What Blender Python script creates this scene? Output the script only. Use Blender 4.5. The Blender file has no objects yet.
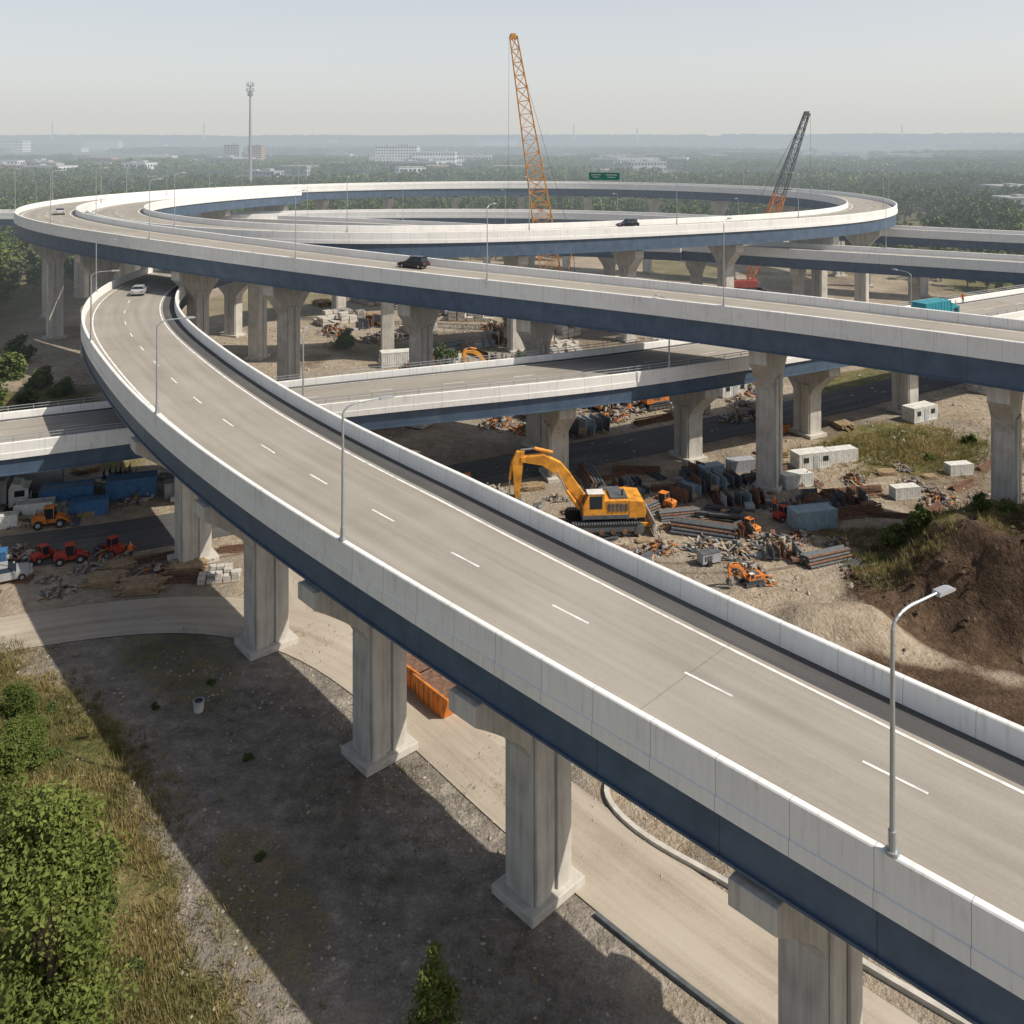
import bpy, math, random
import numpy as np
from mathutils import Vector, Matrix
random.seed(7); RNG=np.random.default_rng(7)
scene=bpy.context.scene
COL=scene.collection

# ------------------------------------------------------------------ materials
def new_mat(name):
    m=bpy.data.materials.new(name); m.use_nodes=True
    nt=m.node_tree; nt.nodes.clear()
    out=nt.nodes.new('ShaderNodeOutputMaterial'); b=nt.nodes.new('ShaderNodeBsdfPrincipled')
    nt.links.new(b.outputs[0],out.inputs[0])
    return m,nt,b
def ramp(nt,fac,stops):
    r=nt.nodes.new('ShaderNodeValToRGB'); cr=r.color_ramp
    while len(cr.elements)>1: cr.elements.remove(cr.elements[-1])
    cr.elements[0].position=stops[0][0]; cr.elements[0].color=stops[0][1]
    for p,c in stops[1:]:
        e=cr.elements.new(p); e.color=c
    nt.links.new(fac,r.inputs[0]); return r.outputs[0]
def c4(c,k=1.0): return (min(1,c[0]*k),min(1,c[1]*k),min(1,c[2]*k),1)
def noise(nt,vec,scale,detail=3,rough=.6):
    n=nt.nodes.new('ShaderNodeTexNoise'); n.inputs['Scale'].default_value=scale
    n.inputs['Detail'].default_value=detail; n.inputs['Roughness'].default_value=rough
    if vec is not None: nt.links.new(vec,n.inputs['Vector'])
    return n.outputs[0]
def mapping(nt,vec,scale):
    mp=nt.nodes.new('ShaderNodeMapping'); mp.inputs['Scale'].default_value=scale
    nt.links.new(vec,mp.inputs['Vector']); return mp.outputs[0]
def mixc(nt,fac,a,b,mode='MIX'):
    m=nt.nodes.new('ShaderNodeMix'); m.data_type='RGBA'; m.blend_type=mode
    for sock,v in ((m.inputs[0],fac),(m.inputs[6],a),(m.inputs[7],b)):
        if isinstance(v,(int,float,tuple)): sock.default_value=v
        else: nt.links.new(v,sock)
    return m.outputs[2]
def math_(nt,op,a,b=None,c=None):
    m=nt.nodes.new('ShaderNodeMath'); m.operation=op
    for i,v in enumerate((a,b,c)):
        if v is None: continue
        if isinstance(v,(int,float)): m.inputs[i].default_value=v
        else: nt.links.new(v,m.inputs[i])
    return m.outputs[0]
def bump(nt,b,h,strength,dist=.05):
    bp=nt.nodes.new('ShaderNodeBump'); bp.inputs['Strength'].default_value=strength; bp.inputs['Distance'].default_value=dist
    nt.links.new(h,bp.inputs['Height']); nt.links.new(bp.outputs[0],b.inputs['Normal'])
def simple(name,col,rough=.7,var=.25,scale=1.2,metal=0,bmp=0,streak=False,coord='Object'):
    m,nt,b=new_mat(name)
    tc=nt.nodes.new('ShaderNodeTexCoord'); v=tc.outputs[coord]
    n1=noise(nt,v,scale,3)
    if streak:
        n2=noise(nt,mapping(nt,v,(2.8,2.8,.22)),1.0,4)
        f=math_(nt,'MULTIPLY_ADD',n1,.4,math_(nt,'MULTIPLY',n2,.6))
    else: f=n1
    c=ramp(nt,f,[(.3,c4(col,1-var)),(.52,c4(col)),(.72,c4(col,1+var*.7))])
    nt.links.new(c,b.inputs['Base Color']); b.inputs['Roughness'].default_value=rough; b.inputs['Metallic'].default_value=metal
    if bmp: bump(nt,b,noise(nt,v,scale*14,2),bmp,.03)
    return m
M={}
M['concrete']=simple('pier_concrete',(.50,.475,.43),.85,.38,.6,bmp=.3,streak=True)
M['bearing']=simple('bearing_dark',(.06,.06,.06),.7)
M['steel']=simple('galvanised',(.42,.44,.46),.45,.12,3,metal=.6)
M['rail']=simple('rail_grey',(.33,.35,.37),.5,.1)
M['dark']=simple('dark_rubber',(.025,.025,.025),.8,.3,3)
M['glass']=simple('dark_glass',(.02,.03,.04),.12,.1)
M['yellow']=simple('machine_yellow',(.66,.29,.035),.55,.4,1.6)
M['orange']=simple('orange_paint',(.62,.20,.035),.6,.4,1.2)
M['red']=simple('red_paint',(.42,.05,.03),.6,.35)
M['whitep']=simple('white_paint',(.64,.64,.61),.55,.25)
M['greyp']=simple('grey_paint',(.35,.37,.39),.5,.2)
M['silver']=simple('silver_paint',(.45,.46,.48),.35,.08,metal=.3)
M['bluep']=simple('blue_paint',(.05,.15,.31),.55,.3)
M['teal']=simple('teal_paint',(.03,.25,.32),.5,.2)
M['bgrey']=simple('bluegrey_paint',(.25,.34,.39),.55,.25)
M['black']=simple('black_paint',(.02,.02,.025),.3,.1)
M['rust']=simple('rusty_steel',(.18,.10,.065),.85,.5,2.5)
M['clod']=simple('soil_clods',(.10,.065,.042),.95,.4,1)
M['dsteel']=simple('dark_steel',(.10,.11,.12),.6,.35,2)
M['wood']=simple('timber',(.34,.25,.15),.8,.35,2)
M['stone']=simple('rubble_stone',(.36,.31,.25),.9,.4,.8,bmp=.4)
M['block']=simple('concrete_block',(.50,.475,.43),.85,.2,1.5)
M['hose']=simple('chrome',(.5,.5,.5),.3,.1,metal=.8)
M['skin']=simple('skin',(.45,.27,.19),.6,.1)
M['navy']=simple('work_trousers',(.03,.04,.08),.9,.2)
M['hiviz']=simple('hi_vis_orange',(.75,.20,.03),.8,.1)
M['green_sign']=simple('sign_green',(.01,.20,.15),.4,.05)
M['brick']=simple('brick_wall',(.40,.25,.18),.9,.2,.05)
M['wallw']=simple('wall_white',(.66,.67,.66),.8,.12,.05)
M['wallg']=simple('wall_grey',(.34,.35,.36),.8,.15,.05)
M['roof']=simple('roof_grey',(.34,.34,.34),.9,.2,.05)
M['bark']=simple('bark',(.12,.085,.06),.95,.4,3)
M['white_line']=simple('line_paint',(.76,.75,.72),.7,.3,1.6)

def deck_white():
    m,nt,b=new_mat('parapet_white_concrete')
    uv=nt.nodes.new('ShaderNodeUVMap').outputs[0]
    sx=nt.nodes.new('ShaderNodeSeparateXYZ'); nt.links.new(uv,sx.inputs[0])
    u=sx.outputs[0]
    fr=math_(nt,'FRACT',math_(nt,'DIVIDE',u,3.0))
    d=math_(nt,'ABSOLUTE',math_(nt,'SUBTRACT',fr,.5))
    joint=math_(nt,'GREATER_THAN',d,.4955)
    wn=nt.nodes.new('ShaderNodeTexWhiteNoise'); wn.noise_dimensions='1D'
    nt.links.new(math_(nt,'FLOOR',math_(nt,'DIVIDE',u,3.0)),wn.inputs['W'])
    pan=math_(nt,'MULTIPLY_ADD',wn.outputs[0],.06,.97)
    n1=noise(nt,mapping(nt,uv,(.5,.35,1)),1.0,4)
    n2=noise(nt,mapping(nt,uv,(4.5,.4,1)),1.0,3)
    f=math_(nt,'MULTIPLY_ADD',n1,.45,math_(nt,'MULTIPLY',n2,.55))
    c=ramp(nt,f,[(.28,(.56,.54,.50,1)),(.44,(.76,.755,.735,1)),(.7,(.84,.84,.825,1))])
    hs=nt.nodes.new('ShaderNodeHueSaturation'); nt.links.new(c,hs.inputs['Color']); nt.links.new(pan,hs.inputs['Value'])
    c=mixc(nt,joint,hs.outputs[0],(.38,.38,.38,1))
    nt.links.new(c,b.inputs['Base Color']); b.inputs['Roughness'].default_value=.75
    return m
M['parapet']=deck_white()
def girder_blue():
    m,nt,b=new_mat('girder_blue_steel')
    uv=nt.nodes.new('ShaderNodeUVMap').outputs[0]
    sx=nt.nodes.new('ShaderNodeSeparateXYZ'); nt.links.new(uv,sx.inputs[0])
    fr=math_(nt,'FRACT',math_(nt,'DIVIDE',sx.outputs[0],6.0))
    joint=math_(nt,'GREATER_THAN',math_(nt,'ABSOLUTE',math_(nt,'SUBTRACT',fr,.5)),.4965)
    n=noise(nt,mapping(nt,uv,(.6,.5,1)),1.0,4)
    c=ramp(nt,n,[(.3,(.048,.078,.125,1)),(.55,(.066,.105,.165,1)),(.75,(.09,.13,.19,1))])
    c=mixc(nt,joint,c,(.03,.05,.08,1))
    nt.links.new(c,b.inputs['Base Color']); b.inputs['Roughness'].default_value=.5
    return m
M['blue']=girder_blue()
def asphalt(name,c0,c1,c2,tracks=True):
    m,nt,b=new_mat(name)
    uv=nt.nodes.new('ShaderNodeUVMap').outputs[0]
    geo=nt.nodes.new('ShaderNodeNewGeometry').outputs['Position']
    n1=noise(nt,mapping(nt,uv,(.035,.9,1)),1.0,4,.6)
    n2=noise(nt,mapping(nt,uv,(.12,.12,1)),1.0,4,.6)
    n3=noise(nt,geo,9,3,.8)
    f=math_(nt,'MULTIPLY_ADD',n1,.45,math_(nt,'MULTIPLY_ADD',n2,.35,math_(nt,'MULTIPLY',n3,.20)))
    sx=nt.nodes.new('ShaderNodeSeparateXYZ'); nt.links.new(uv,sx.inputs[0])
    if tracks:
        wv=math_(nt,'COSINE',math_(nt,'MULTIPLY',math_(nt,'SUBTRACT',sx.outputs[1],.9),2*math.pi/1.9))
        f=math_(nt,'MULTIPLY_ADD',wv,-.016,f)
    c=ramp(nt,f,[(.36,c0),(.5,c1),(.64,c2)])
    fr=math_(nt,'FRACT',math_(nt,'DIVIDE',sx.outputs[0],47.4))
    joint=math_(nt,'GREATER_THAN',math_(nt,'ABSOLUTE',math_(nt,'SUBTRACT',fr,.5)),.4992)
    c=mixc(nt,math_(nt,'MULTIPLY',joint,.3 if tracks else 0),c,(.06,.06,.06,1))
    nt.links.new(c,b.inputs['Base Color']); b.inputs['Roughness'].default_value=.85
    return m
M['road']=asphalt('deck_pavement',(.24,.218,.185,1),(.31,.285,.247,1),(.37,.345,.303,1))
M['shoulder_shade']=asphalt('deck_shoulder_shade',(.055,.055,.056,1),(.08,.08,.08,1),(.12,.115,.11,1),False)  # shoulder asphalt, darkened further to paint in the parapet's cast shadow
M['asph']=asphalt('dark_asphalt',(.055,.055,.057,1),(.085,.085,.085,1),(.16,.15,.135,1),False)
M['service']=asphalt('service_concrete',(.26,.22,.17,1),(.40,.35,.285,1),(.48,.43,.355,1),False)

def leaf_mat(name,dark,light,dry=None):
    m,nt,b=new_mat(name)
    at=nt.nodes.new('ShaderNodeAttribute'); at.attribute_name='tint'
    oi=nt.nodes.new('ShaderNodeObjectInfo')
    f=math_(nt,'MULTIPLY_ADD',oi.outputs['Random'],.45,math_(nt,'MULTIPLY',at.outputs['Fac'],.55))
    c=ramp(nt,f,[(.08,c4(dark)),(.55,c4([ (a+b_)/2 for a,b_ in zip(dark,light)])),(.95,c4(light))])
    nt.links.new(c,b.inputs['Base Color']); b.inputs['Roughness'].default_value=.75; b.inputs['Specular IOR Level'].default_value=.25
    if name!='foliage':
        tr=nt.nodes.new('ShaderNodeBsdfTranslucent'); nt.links.new(c,tr.inputs[0])
        mx=nt.nodes.new('ShaderNodeMixShader'); mx.inputs[0].default_value=.25
        nt.links.new(b.outputs[0],mx.inputs[1]); nt.links.new(tr.outputs[0],mx.inputs[2])
        out=[n for n in nt.nodes if n.type=='OUTPUT_MATERIAL'][0]; nt.links.new(mx.outputs[0],out.inputs[0])
    return m
M['leaf']=leaf_mat('foliage',(.03,.055,.014),(.13,.17,.045))
M['leaf2']=leaf_mat('foliage_bright',(.05,.08,.015),(.20,.24,.06))
M['grassb']=leaf_mat('grass_blades',(.08,.10,.028),(.34,.27,.12))
M['mud']=simple('wheel_rut_mud',(.19,.15,.11),.95,.4,1.5,coord='Object')

# ------------------------------------------------------------------ mesh builder
def link(o,parent=None):
    COL.objects.link(o)
    if parent is not None: o.parent=parent
    return o
def empty(name,loc=(0,0,0)):
    e=bpy.data.objects.new(name,None); e.location=loc; e.empty_display_size=.5; return link(e)
class MB:
    def __init__(s): s.v=[];s.f=[];s.m=[];s.mats=[]
    def mi(s,k):
        if k not in s.mats: s.mats.append(k)
        return s.mats.index(k)
    def add(s,vs,fs,k):
        o=len(s.v); s.v+= [tuple(v) for v in vs]; i=s.mi(k)
        for f in fs: s.f.append(tuple(a+o for a in f)); s.m.append(i)
    def box(s,c,d,k,rz=0,ry=0,taper=1.0):
        x,y,z=d[0]/2,d[1]/2,d[2]/2
        R=Matrix.Rotation(rz,3,'Z')@Matrix.Rotation(ry,3,'Y')
        vs=[]
        for sz in (-1,1):
            t=taper if sz>0 else 1
            for sx,sy in ((-1,-1),(1,-1),(1,1),(-1,1)):
                p=R@Vector((sx*x*t,sy*y*t,sz*z)); vs.append((p.x+c[0],p.y+c[1],p.z+c[2]))
        s.add(vs,[(3,2,1,0),(4,5,6,7),(0,1,5,4),(1,2,6,5),(2,3,7,6),(3,0,4,7)],k)
    def cyl(s,a,b,r0,r1,n,k,cap=True):
        a=Vector(a);b=Vector(b);d=(b-a)
        if d.length<1e-6: return
        q=d.to_track_quat('Z','Y').to_matrix(); vs=[]
        for p,r in ((a,r0),(b,r1)):
            for i in range(n):
                t=2*math.pi*(i+.5)/n; vs.append(p+q@Vector((r*math.cos(t),r*math.sin(t),0)))
        fs=[(i,(i+1)%n,n+(i+1)%n,n+i) for i in range(n)]
        if cap: fs+=[tuple(range(n-1,-1,-1)),tuple(range(n,2*n))]
        s.add(vs,fs,k)
    def prism(s,poly,y0,y1,k,t=1.0,axis='y'):
        n=len(poly); vs=[(p[0],y0,p[1]) for p in poly]+[(p[0],y1,p[1]) for p in poly]
        if axis=='x': vs=[(y,x,z) for x,y,z in vs]
        fs=[(i,(i+1)%n,n+(i+1)%n,n+i) for i in range(n)]+[tuple(range(n-1,-1,-1)),tuple(range(n,2*n))]
        s.add(vs,fs,k)
    def mesh(s,name):
        me=bpy.data.meshes.new(name); me.from_pydata(s.v,[],s.f)
        for k in s.mats: me.materials.append(M[k])
        me.polygons.foreach_set('material_index',s.m); me.update()
        import bmesh
        bm=bmesh.new(); bm.from_mesh(me); bmesh.ops.recalc_face_normals(bm,faces=bm.faces); bm.to_mesh(me); bm.free()
        return me
    def obj(s,name,loc=(0,0,0),rz=0,sc=1,parent=None,bevel=0):
        o=bpy.data.objects.new(name,s.mesh(name)); o.location=loc; o.rotation_euler=(0,0,rz); o.scale=(sc,)*3
        link(o,parent)
        if bevel:
            b=o.modifiers.new('b','BEVEL'); b.width=bevel; b.segments=2; b.limit_method='ANGLE'; b.angle_limit=math.radians(40)
        return o
def inst(name,me,loc,rz=0,sc=1,parent=None):
    o=bpy.data.objects.new(name,me); o.location=loc; o.rotation_euler=(0,0,rz)
    o.scale=(sc,sc,sc) if not isinstance(sc,tuple) else sc
    return link(o,parent)

# ------------------------------------------------------------------ noise (numpy)
def vnoise(x,y,seed=0):
    xi=np.floor(x).astype(np.int64); yi=np.floor(y).astype(np.int64); xf=x-xi; yf=y-yi
    def h(a,b):
        n=(a*374761393+b*668265263+seed*1442695041)&0xffffffff
        n=((n^(n>>13))*1274126177)&0xffffffff; return ((n^(n>>16))&0xffff)/65535.0
    u=xf*xf*(3-2*xf); v=yf*yf*(3-2*yf)
    return (h(xi,yi)*(1-u)+h(xi+1,yi)*u)*(1-v)+(h(xi,yi+1)*(1-u)+h(xi+1,yi+1)*u)*v
def fbm(x,y,s,seed=0,o=4):
    r=0;a=.5;f=1/s;t=0
    for i in range(o): r=r+a*vnoise(x*f,y*f,seed+i*17); t+=a; a*=.5; f*=2.03
    return r/t
def sstep(a,b,x):
    t=np.clip((x-a)/(b-a),0,1); return t*t*(3-2*t)

# ------------------------------------------------------------------ curves
def curve(pts,step=2.0,sm=8):
    P=np.array(pts,float)
    P=np.vstack([2*P[0]-P[1],P,2*P[-1]-P[-2]])
    out=[]
    for i in range(1,len(P)-2):
        p0,p1,p2,p3=P[i-1:i+3]
        d=lambda a,b: max(1e-3,np.linalg.norm((b-a)[:2])**.5)
        t0=0;t1=t0+d(p0,p1);t2=t1+d(p1,p2);t3=t2+d(p2,p3)
        for t in np.linspace(t1,t2,40,endpoint=False):
            A1=(t1-t)/(t1-t0)*p0+(t-t0)/(t1-t0)*p1; A2=(t2-t)/(t2-t1)*p1+(t-t1)/(t2-t1)*p2; A3=(t3-t)/(t3-t2)*p2+(t-t2)/(t3-t2)*p3
            B1=(t2-t)/(t2-t0)*A1+(t-t0)/(t2-t0)*A2; B2=(t3-t)/(t3-t1)*A2+(t-t1)/(t3-t1)*A3
            out.append((t2-t)/(t2-t1)*B1+(t-t1)/(t2-t1)*B2)
    out.append(P[-2]); out=np.array(out)
    L=np.concatenate([[0],np.cumsum(np.linalg.norm(np.diff(out[:,:2],axis=0),axis=1))])
    n=int(L[-1]/step); S=np.linspace(0,L[-1],n+1)
    C=np.stack([np.interp(S,L,out[:,k]) for k in range(3)],1)
    if sm:
        w=max(1,int(sm/step))
        for _ in range(3):
            pad=np.vstack([2*C[0]-C[w:0:-1],C,2*C[-1]-C[-2:-w-2:-1]])
            ker=np.ones(2*w+1)/(2*w+1)
            C=np.stack([np.convolve(pad[:,k],ker,'valid') for k in range(3)],1)
    S=np.concatenate([[0],np.cumsum(np.linalg.norm(np.diff(C[:,:2],axis=0),axis=1))])
    T=np.gradient(C[:,:2],axis=0); T/=np.linalg.norm(T,axis=1)[:,None]
    R=np.stack([T[:,1],-T[:,0]],1)
    return dict(C=C,S=S,T=T,R=R,dw=None)
def at(cv,s):
    C=np.array([np.interp(s,cv['S'],cv['C'][:,k]) for k in range(3)]); T=np.array([np.interp(s,cv['S'],cv['T'][:,k]) for k in range(2)])
    T/=np.linalg.norm(T); return C,T,np.array([T[1],-T[0]])
def nearest_s(cv,x,y):
    ss=np.linspace(0,cv['S'][-1],len(cv['S'])*10)
    d=np.hypot(np.interp(ss,cv['S'],cv['C'][:,0])-x,np.interp(ss,cv['S'],cv['C'][:,1])-y); return float(ss[d.argmin()])
def dwf(cv,s,o):
    if cv['dw'] is None or o<2: return o
    return o+np.interp(s,cv['dw'][0],cv['dw'][1])
def sweep(cv,profile,closed,matkey,name,parent=None,zf=None):
    ss=cv['S']
    n=len(profile); V=[];F=[];FU=[]
    vp=[0]
    for i in range(1,n+1): vp.append(vp[-1]+math.hypot(profile[i%n][0]-profile[i-1][0],profile[i%n][1]-profile[i-1][1]))
    for s in ss:
        c,t,r=at(cv,s)
        for (o,z) in profile:
            oo=dwf(cv,s,o); V.append((c[0]+r[0]*oo,c[1]+r[1]*oo,c[2]+z))
    if zf is not None:
        A_=np.array(V); A_[:,2]=zf(A_[:,0],A_[:,1])+A_[:,2]; V=A_.tolist()
    m=n if closed else n-1
    for i in range(len(ss)-1):
        for j in range(m):
            j2=(j+1)%n
            F.append((i*n+j,i*n+j2,(i+1)*n+j2,(i+1)*n+j))
            FU+= [(ss[i],vp[j]),(ss[i],vp[j+1]),(ss[i+1],vp[j+1]),(ss[i+1],vp[j])]
    if closed:
        F.append(tuple(range(n-1,-1,-1))); FU+=[(0,0)]*n
        b=(len(ss)-1)*n; F.append(tuple(range(b,b+n))); FU+=[(0,0)]*n
    me=bpy.data.meshes.new(name); me.from_pydata(V,[],F); me.materials.append(M[matkey])
    uvl=me.uv_layers.new(name='UVMap'); uvl.data.foreach_set('uv',np.array(FU,'f').ravel())
    me.update(); o=bpy.data.objects.new(name,me); link(o,parent); return o
def marks(cv,segs,name,parent,z=.012):
    V=[];F=[]
    for s0,s1,o0,o1 in segs:
        ss=[s0]+[s for s in cv['S'] if s0+.05<s<s1-.05]+[s1]
        for i,s in enumerate(ss):
            c,t,r=at(cv,s); b=len(V); a0,a1=dwf(cv,s,o0),dwf(cv,s,o1)
            V+=[(c[0]+r[0]*a0,c[1]+r[1]*a0,c[2]+z),(c[0]+r[0]*a1,c[1]+r[1]*a1,c[2]+z)]
            if i: F.append((b-2,b,b+1,b-1))
    me=bpy.data.meshes.new(name); me.from_pydata(V,[],F); me.materials.append(M['white_line']); me.update()
    return link(bpy.data.objects.new(name,me),parent)

# ------------------------------------------------------------------ bridge piers
def pier_mesh(h,ca,cb,cap,thick_end=1.1,flare=3.4):
    b=MB(); n=8
    flare=min(flare,h-thick_end-1)
    half=[(ca,0),(ca,h-thick_end-flare)]
    for i in range(1,n+1):
        t=i/n; half.append((ca+(cap-ca)*t**1.35,h-thick_end-flare+flare*t))
    half+=[(cap,h)]
    poly=half+[(-x,z) for x,z in reversed(half)]
    b.prism(poly,-cb,cb,'concrete')
    for sy in (-1,1):
        for sx in (-1,1):
            w=ca*.74; cx=sx*(ca-w/2-.12); zt=h-thick_end-flare*.6
            b.box((cx,sy*(cb+.09),zt/2),(w,.18,zt),'concrete')
    b.box((0,0,.25),(ca*2+1.1,cb*2+1.1,.5),'block')
    for x in (-cap*.8,-cap*.3,cap*.3,cap*.8): b.box((x,0,h+.14),(.6,.8,.28),'bearing')
    return b
DECKS=[]; GROADS=[]
def bridge(name,pts,wl,wr,pier_s=None,pier_gap=24,pier_off=0,p=dict(ca=1.45,cb=1.0,cap=5.4,thick_end=1.0,flare=3.4),lines=(1.0,1.0),depth=3.1,rails=False,sh=(0,0),fas=.9,dw=None):
    cv=curve(pts); root=empty(name)
    if dw:
        q=sorted((nearest_s(cv,x,y),v) for x,y,v in dw); cv['dw']=([a for a,_ in q],[v for _,v in q])
    a,b=-wl,wr; ph=1.1 if not rails else .75
    L0=a+.42+sh[0]; R0=b-.42-sh[1]
    sweep(cv,[(L0,0),(R0,0)],False,'road','roadway',root)
    if sh[0]: sweep(cv,[(a+.42,-.004),(L0,-.004)],False,'shoulder_shade','shoulder_shade_strip',root)
    if sh[1]: sweep(cv,[(R0,-.004),(b-.42,-.004)],False,'shoulder_shade','shoulder_shade_strip',root)
    sweep(cv,[(a,-.3),(a,ph-.05),(a+.05,ph),(a+.30,ph),(a+.35,ph-.05),(a+.42,-.01),(a+.42,-fas),(a-.07,-fas),(a-.07,-.3)],True,'parapet','parapet',root)
    sweep(cv,[(b,-.3),(b,ph-.05),(b-.05,ph),(b-.30,ph),(b-.35,ph-.05),(b-.42,-.01),(b-.42,-fas),(b+.07,-fas),(b+.07,-.3)],True,'parapet','parapet',root)
    sweep(cv,[(a+.425,-.03),(b-.425,-.03),(b-.425,-fas+.01),(a+.425,-fas+.01)],True,'concrete','deck_slab',root)
    g=.25
    sweep(cv,[(a+g,-fas-.005),(b-g,-fas-.005),(b-g,-depth+.12),(b-g+.14,-depth+.12),(b-g+.14,-depth),(a+g-.14,-depth),(a+g-.14,-depth+.12),(a+g,-depth+.12)],True,'blue','girder',root)
    S=cv['S'][-1]
    segs=[(0,S,a+.42+lines[0]-.09,a+.42+lines[0]+.09),(0,S,b-.42-lines[1]-.09,b-.42-lines[1]+.09)]
    s=nearest_s(cv,14.6,34.5)%8.3 if pier_s else 2
    while s<S-3: segs.append((s-1.25 if s>1.25 else 0,s+1.25,-.07,.07)); s+=8.3
    marks(cv,segs,'lane_markings',root)
    if rails:
        mb=MB()
        for side in (a+.18,b-.18):
            s=0;prev=None
            while s<S:
                c,t,r=at(cv,s); x,y,z=c[0]+r[0]*side,c[1]+r[1]*side,c[2]+ph
                mb.cyl((x,y,z),(x,y,z+.62),.045,.045,4,'rail')
                if prev:
                    for hh in (.3,.6): mb.cyl((prev[0],prev[1],prev[2]+hh),(x,y,z+hh),.045,.045,4,'rail')
                prev=(x,y,z); s+=2.5
        mb.obj('railing',parent=root)
    d=dict(cv=cv,a=a,b=b,name=name,root=root,depth=depth,ph=ph,p=p); DECKS.append(d)
    d['pier_s']=pier_s; d['gap']=pier_gap; d['off']=pier_off
    return d
def groad(name,pts,w,key,z=.03):
    cv=curve([(x,y,z) for x,y in pts]); root=empty(name)
    sweep(cv,[(-w/2,0),(w/2,0)],False,key,'surface',root)
    GROADS.append((cv,w,z)); return cv

# ------------------------------------------------------------------ roads & decks
A=bridge('curved_ramp_overpass',[(75,-26,15.5),(50,-1,15.5),(38,11.5,15.5),(26,23.3,15.5),(13.9,35.2,15.5),(3.2,46,15.5),(-8.3,58.2,15.5),(-19.4,70.9,15.5),(-30.5,85.3,15.5),(-41.6,102.4,15.5),(-51.2,118.3,15.5),(-59.4,140.4,15.5),(-61.5,158.4,15.5),(-59.5,174,15.5),(-53,190,15.5),(-41,204,15.4),(-20,213,15.3),(10,217,15.3),(40,207,15.35)],
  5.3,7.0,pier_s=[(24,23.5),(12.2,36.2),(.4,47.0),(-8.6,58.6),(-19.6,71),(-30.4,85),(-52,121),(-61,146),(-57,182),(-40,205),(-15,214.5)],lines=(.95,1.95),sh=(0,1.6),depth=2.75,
  dw=[(50,-1,-2.6),(24,24,-2.4),(13.9,35.2,-1.9),(3.2,46,-1.1),(-8,58,-.4),(-30,85,0)])
B=bridge('loop_overpass',[(120,38,19.5),(85,62,19.6),(66,76,19.8),(49,89.5,20),(29.7,103.4,20.2),(9,115.2,20.6),(-12,125.5,21.2),(-35,137.5,22),(-57,150.5,22.8),(-80,167.5,23.4),(-99,190,23.6),(-107.5,218,23.6),(-104,250,23.4),(-90,282,23.2),(-63,308,23),(-25,323,23),(15,325,23),(52,313,23),(80,290,23),(95,262,22.8),(94,234,22.4),(81,211,22.2),(60,196,22),(30,181,22),(0,168.5,22.2),(-27,161,22.6),(-49,163.5,22.9),(-70,177,23.1),(-87,197,23.2),(-94.5,221,23.2),(-91,246,23.1),(-84,268,22.9),(-72,289,22.7)],
  6,6,pier_gap=24,pier_off=0,p=dict(ca=1.4,cb=1.0,cap=4.4,thick_end=1.5,flare=3.6),depth=3.5)
C=bridge('cross_overpass',[(170,132,15.3),(130,156,15.4),(100,174,15.5),(45,205,15.5),(15,227,15.5),(-20,245,15.5),(-60,262,15.5),(-100,275,15.5),(-150,287,15.5),(-230,292,15.5)],6,6,pier_gap=23,p=dict(ca=1.2,cb=.9,cap=4.2,thick_end=1.2,flare=3.0),depth=3.0)
D=bridge('connector_overpass',[(-92,272,15.9),(-60,279,16.2),(-25,281,16.4),(10,277,16.5),(45,264,16.5),(72,246,16.4),(105,225,16.2),(160,200,16),(240,180,15.5)],5,5,pier_gap=25,p=dict(ca=1.2,cb=.9,cap=3.8,thick_end=1.1,flare=2.6),depth=2.8)
E=bridge('lower_overpass',[(-150,58,7.6),(-90,82,8.1),(-58,94.5,8.4),(-44,99.5,8.7),(-28,103,9.8),(-4,104.3,11.9),(10,107,12.5),(27,115,12.8),(50,127,13),(80,145,13),(120,168,13),(180,196,13)],6,6,pier_gap=20,p=dict(ca=1.5,cb=1.0,cap=4.8,thick_end=1.1,flare=3.2),depth=2.6,rails=True,sh=(1.2,1.2))

SR=groad('service_road',[(60,-2),(40,16.5),(26,29),(14.2,40.8),(7.4,47.2),(.6,54.6),(-9,67),(-17,75),(-28,77.5),(-40,73),(-62,64),(-100,50)],5.8,'service',.03)
groad('yard_track',[(-17,76),(-22,86),(-24,96)],5,'service',.022)
groad('asphalt_road',[(-140,58),(-80,78),(-44,88),(-36,91.5),(-16,101),(0,109.5),(18,118.5),(60,143),(120,182),(200,240)],8,'asph',.034)
isl=curve([(40,24,0),(30,32.5,0),(18.0,42.6,0),(13.9,46.2,0),(10.9,48.7,0),(8.0,51.0,0),(6.4,52.9,0),(5.6,54.9,0),(6.6,56.8,0),(9.2,57.4,0),(13,54.8,0),(22,48,0),(34,37.5,0)],.6,.9)
sweep(isl,[(-.16,-.1),(-.16,.24),(.16,.24),(.16,-.1)],True,'block','kerb')
cvk2=curve([(30,22.6,0),(11.7,39.1,0),(6,44.5,0),(4.3,46.3,0)],1,2)
sweep(cvk2,[(-.12,-.1),(-.12,.18),(.12,.18),(.12,-.1)],True,'dsteel','drain_edging')

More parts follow.
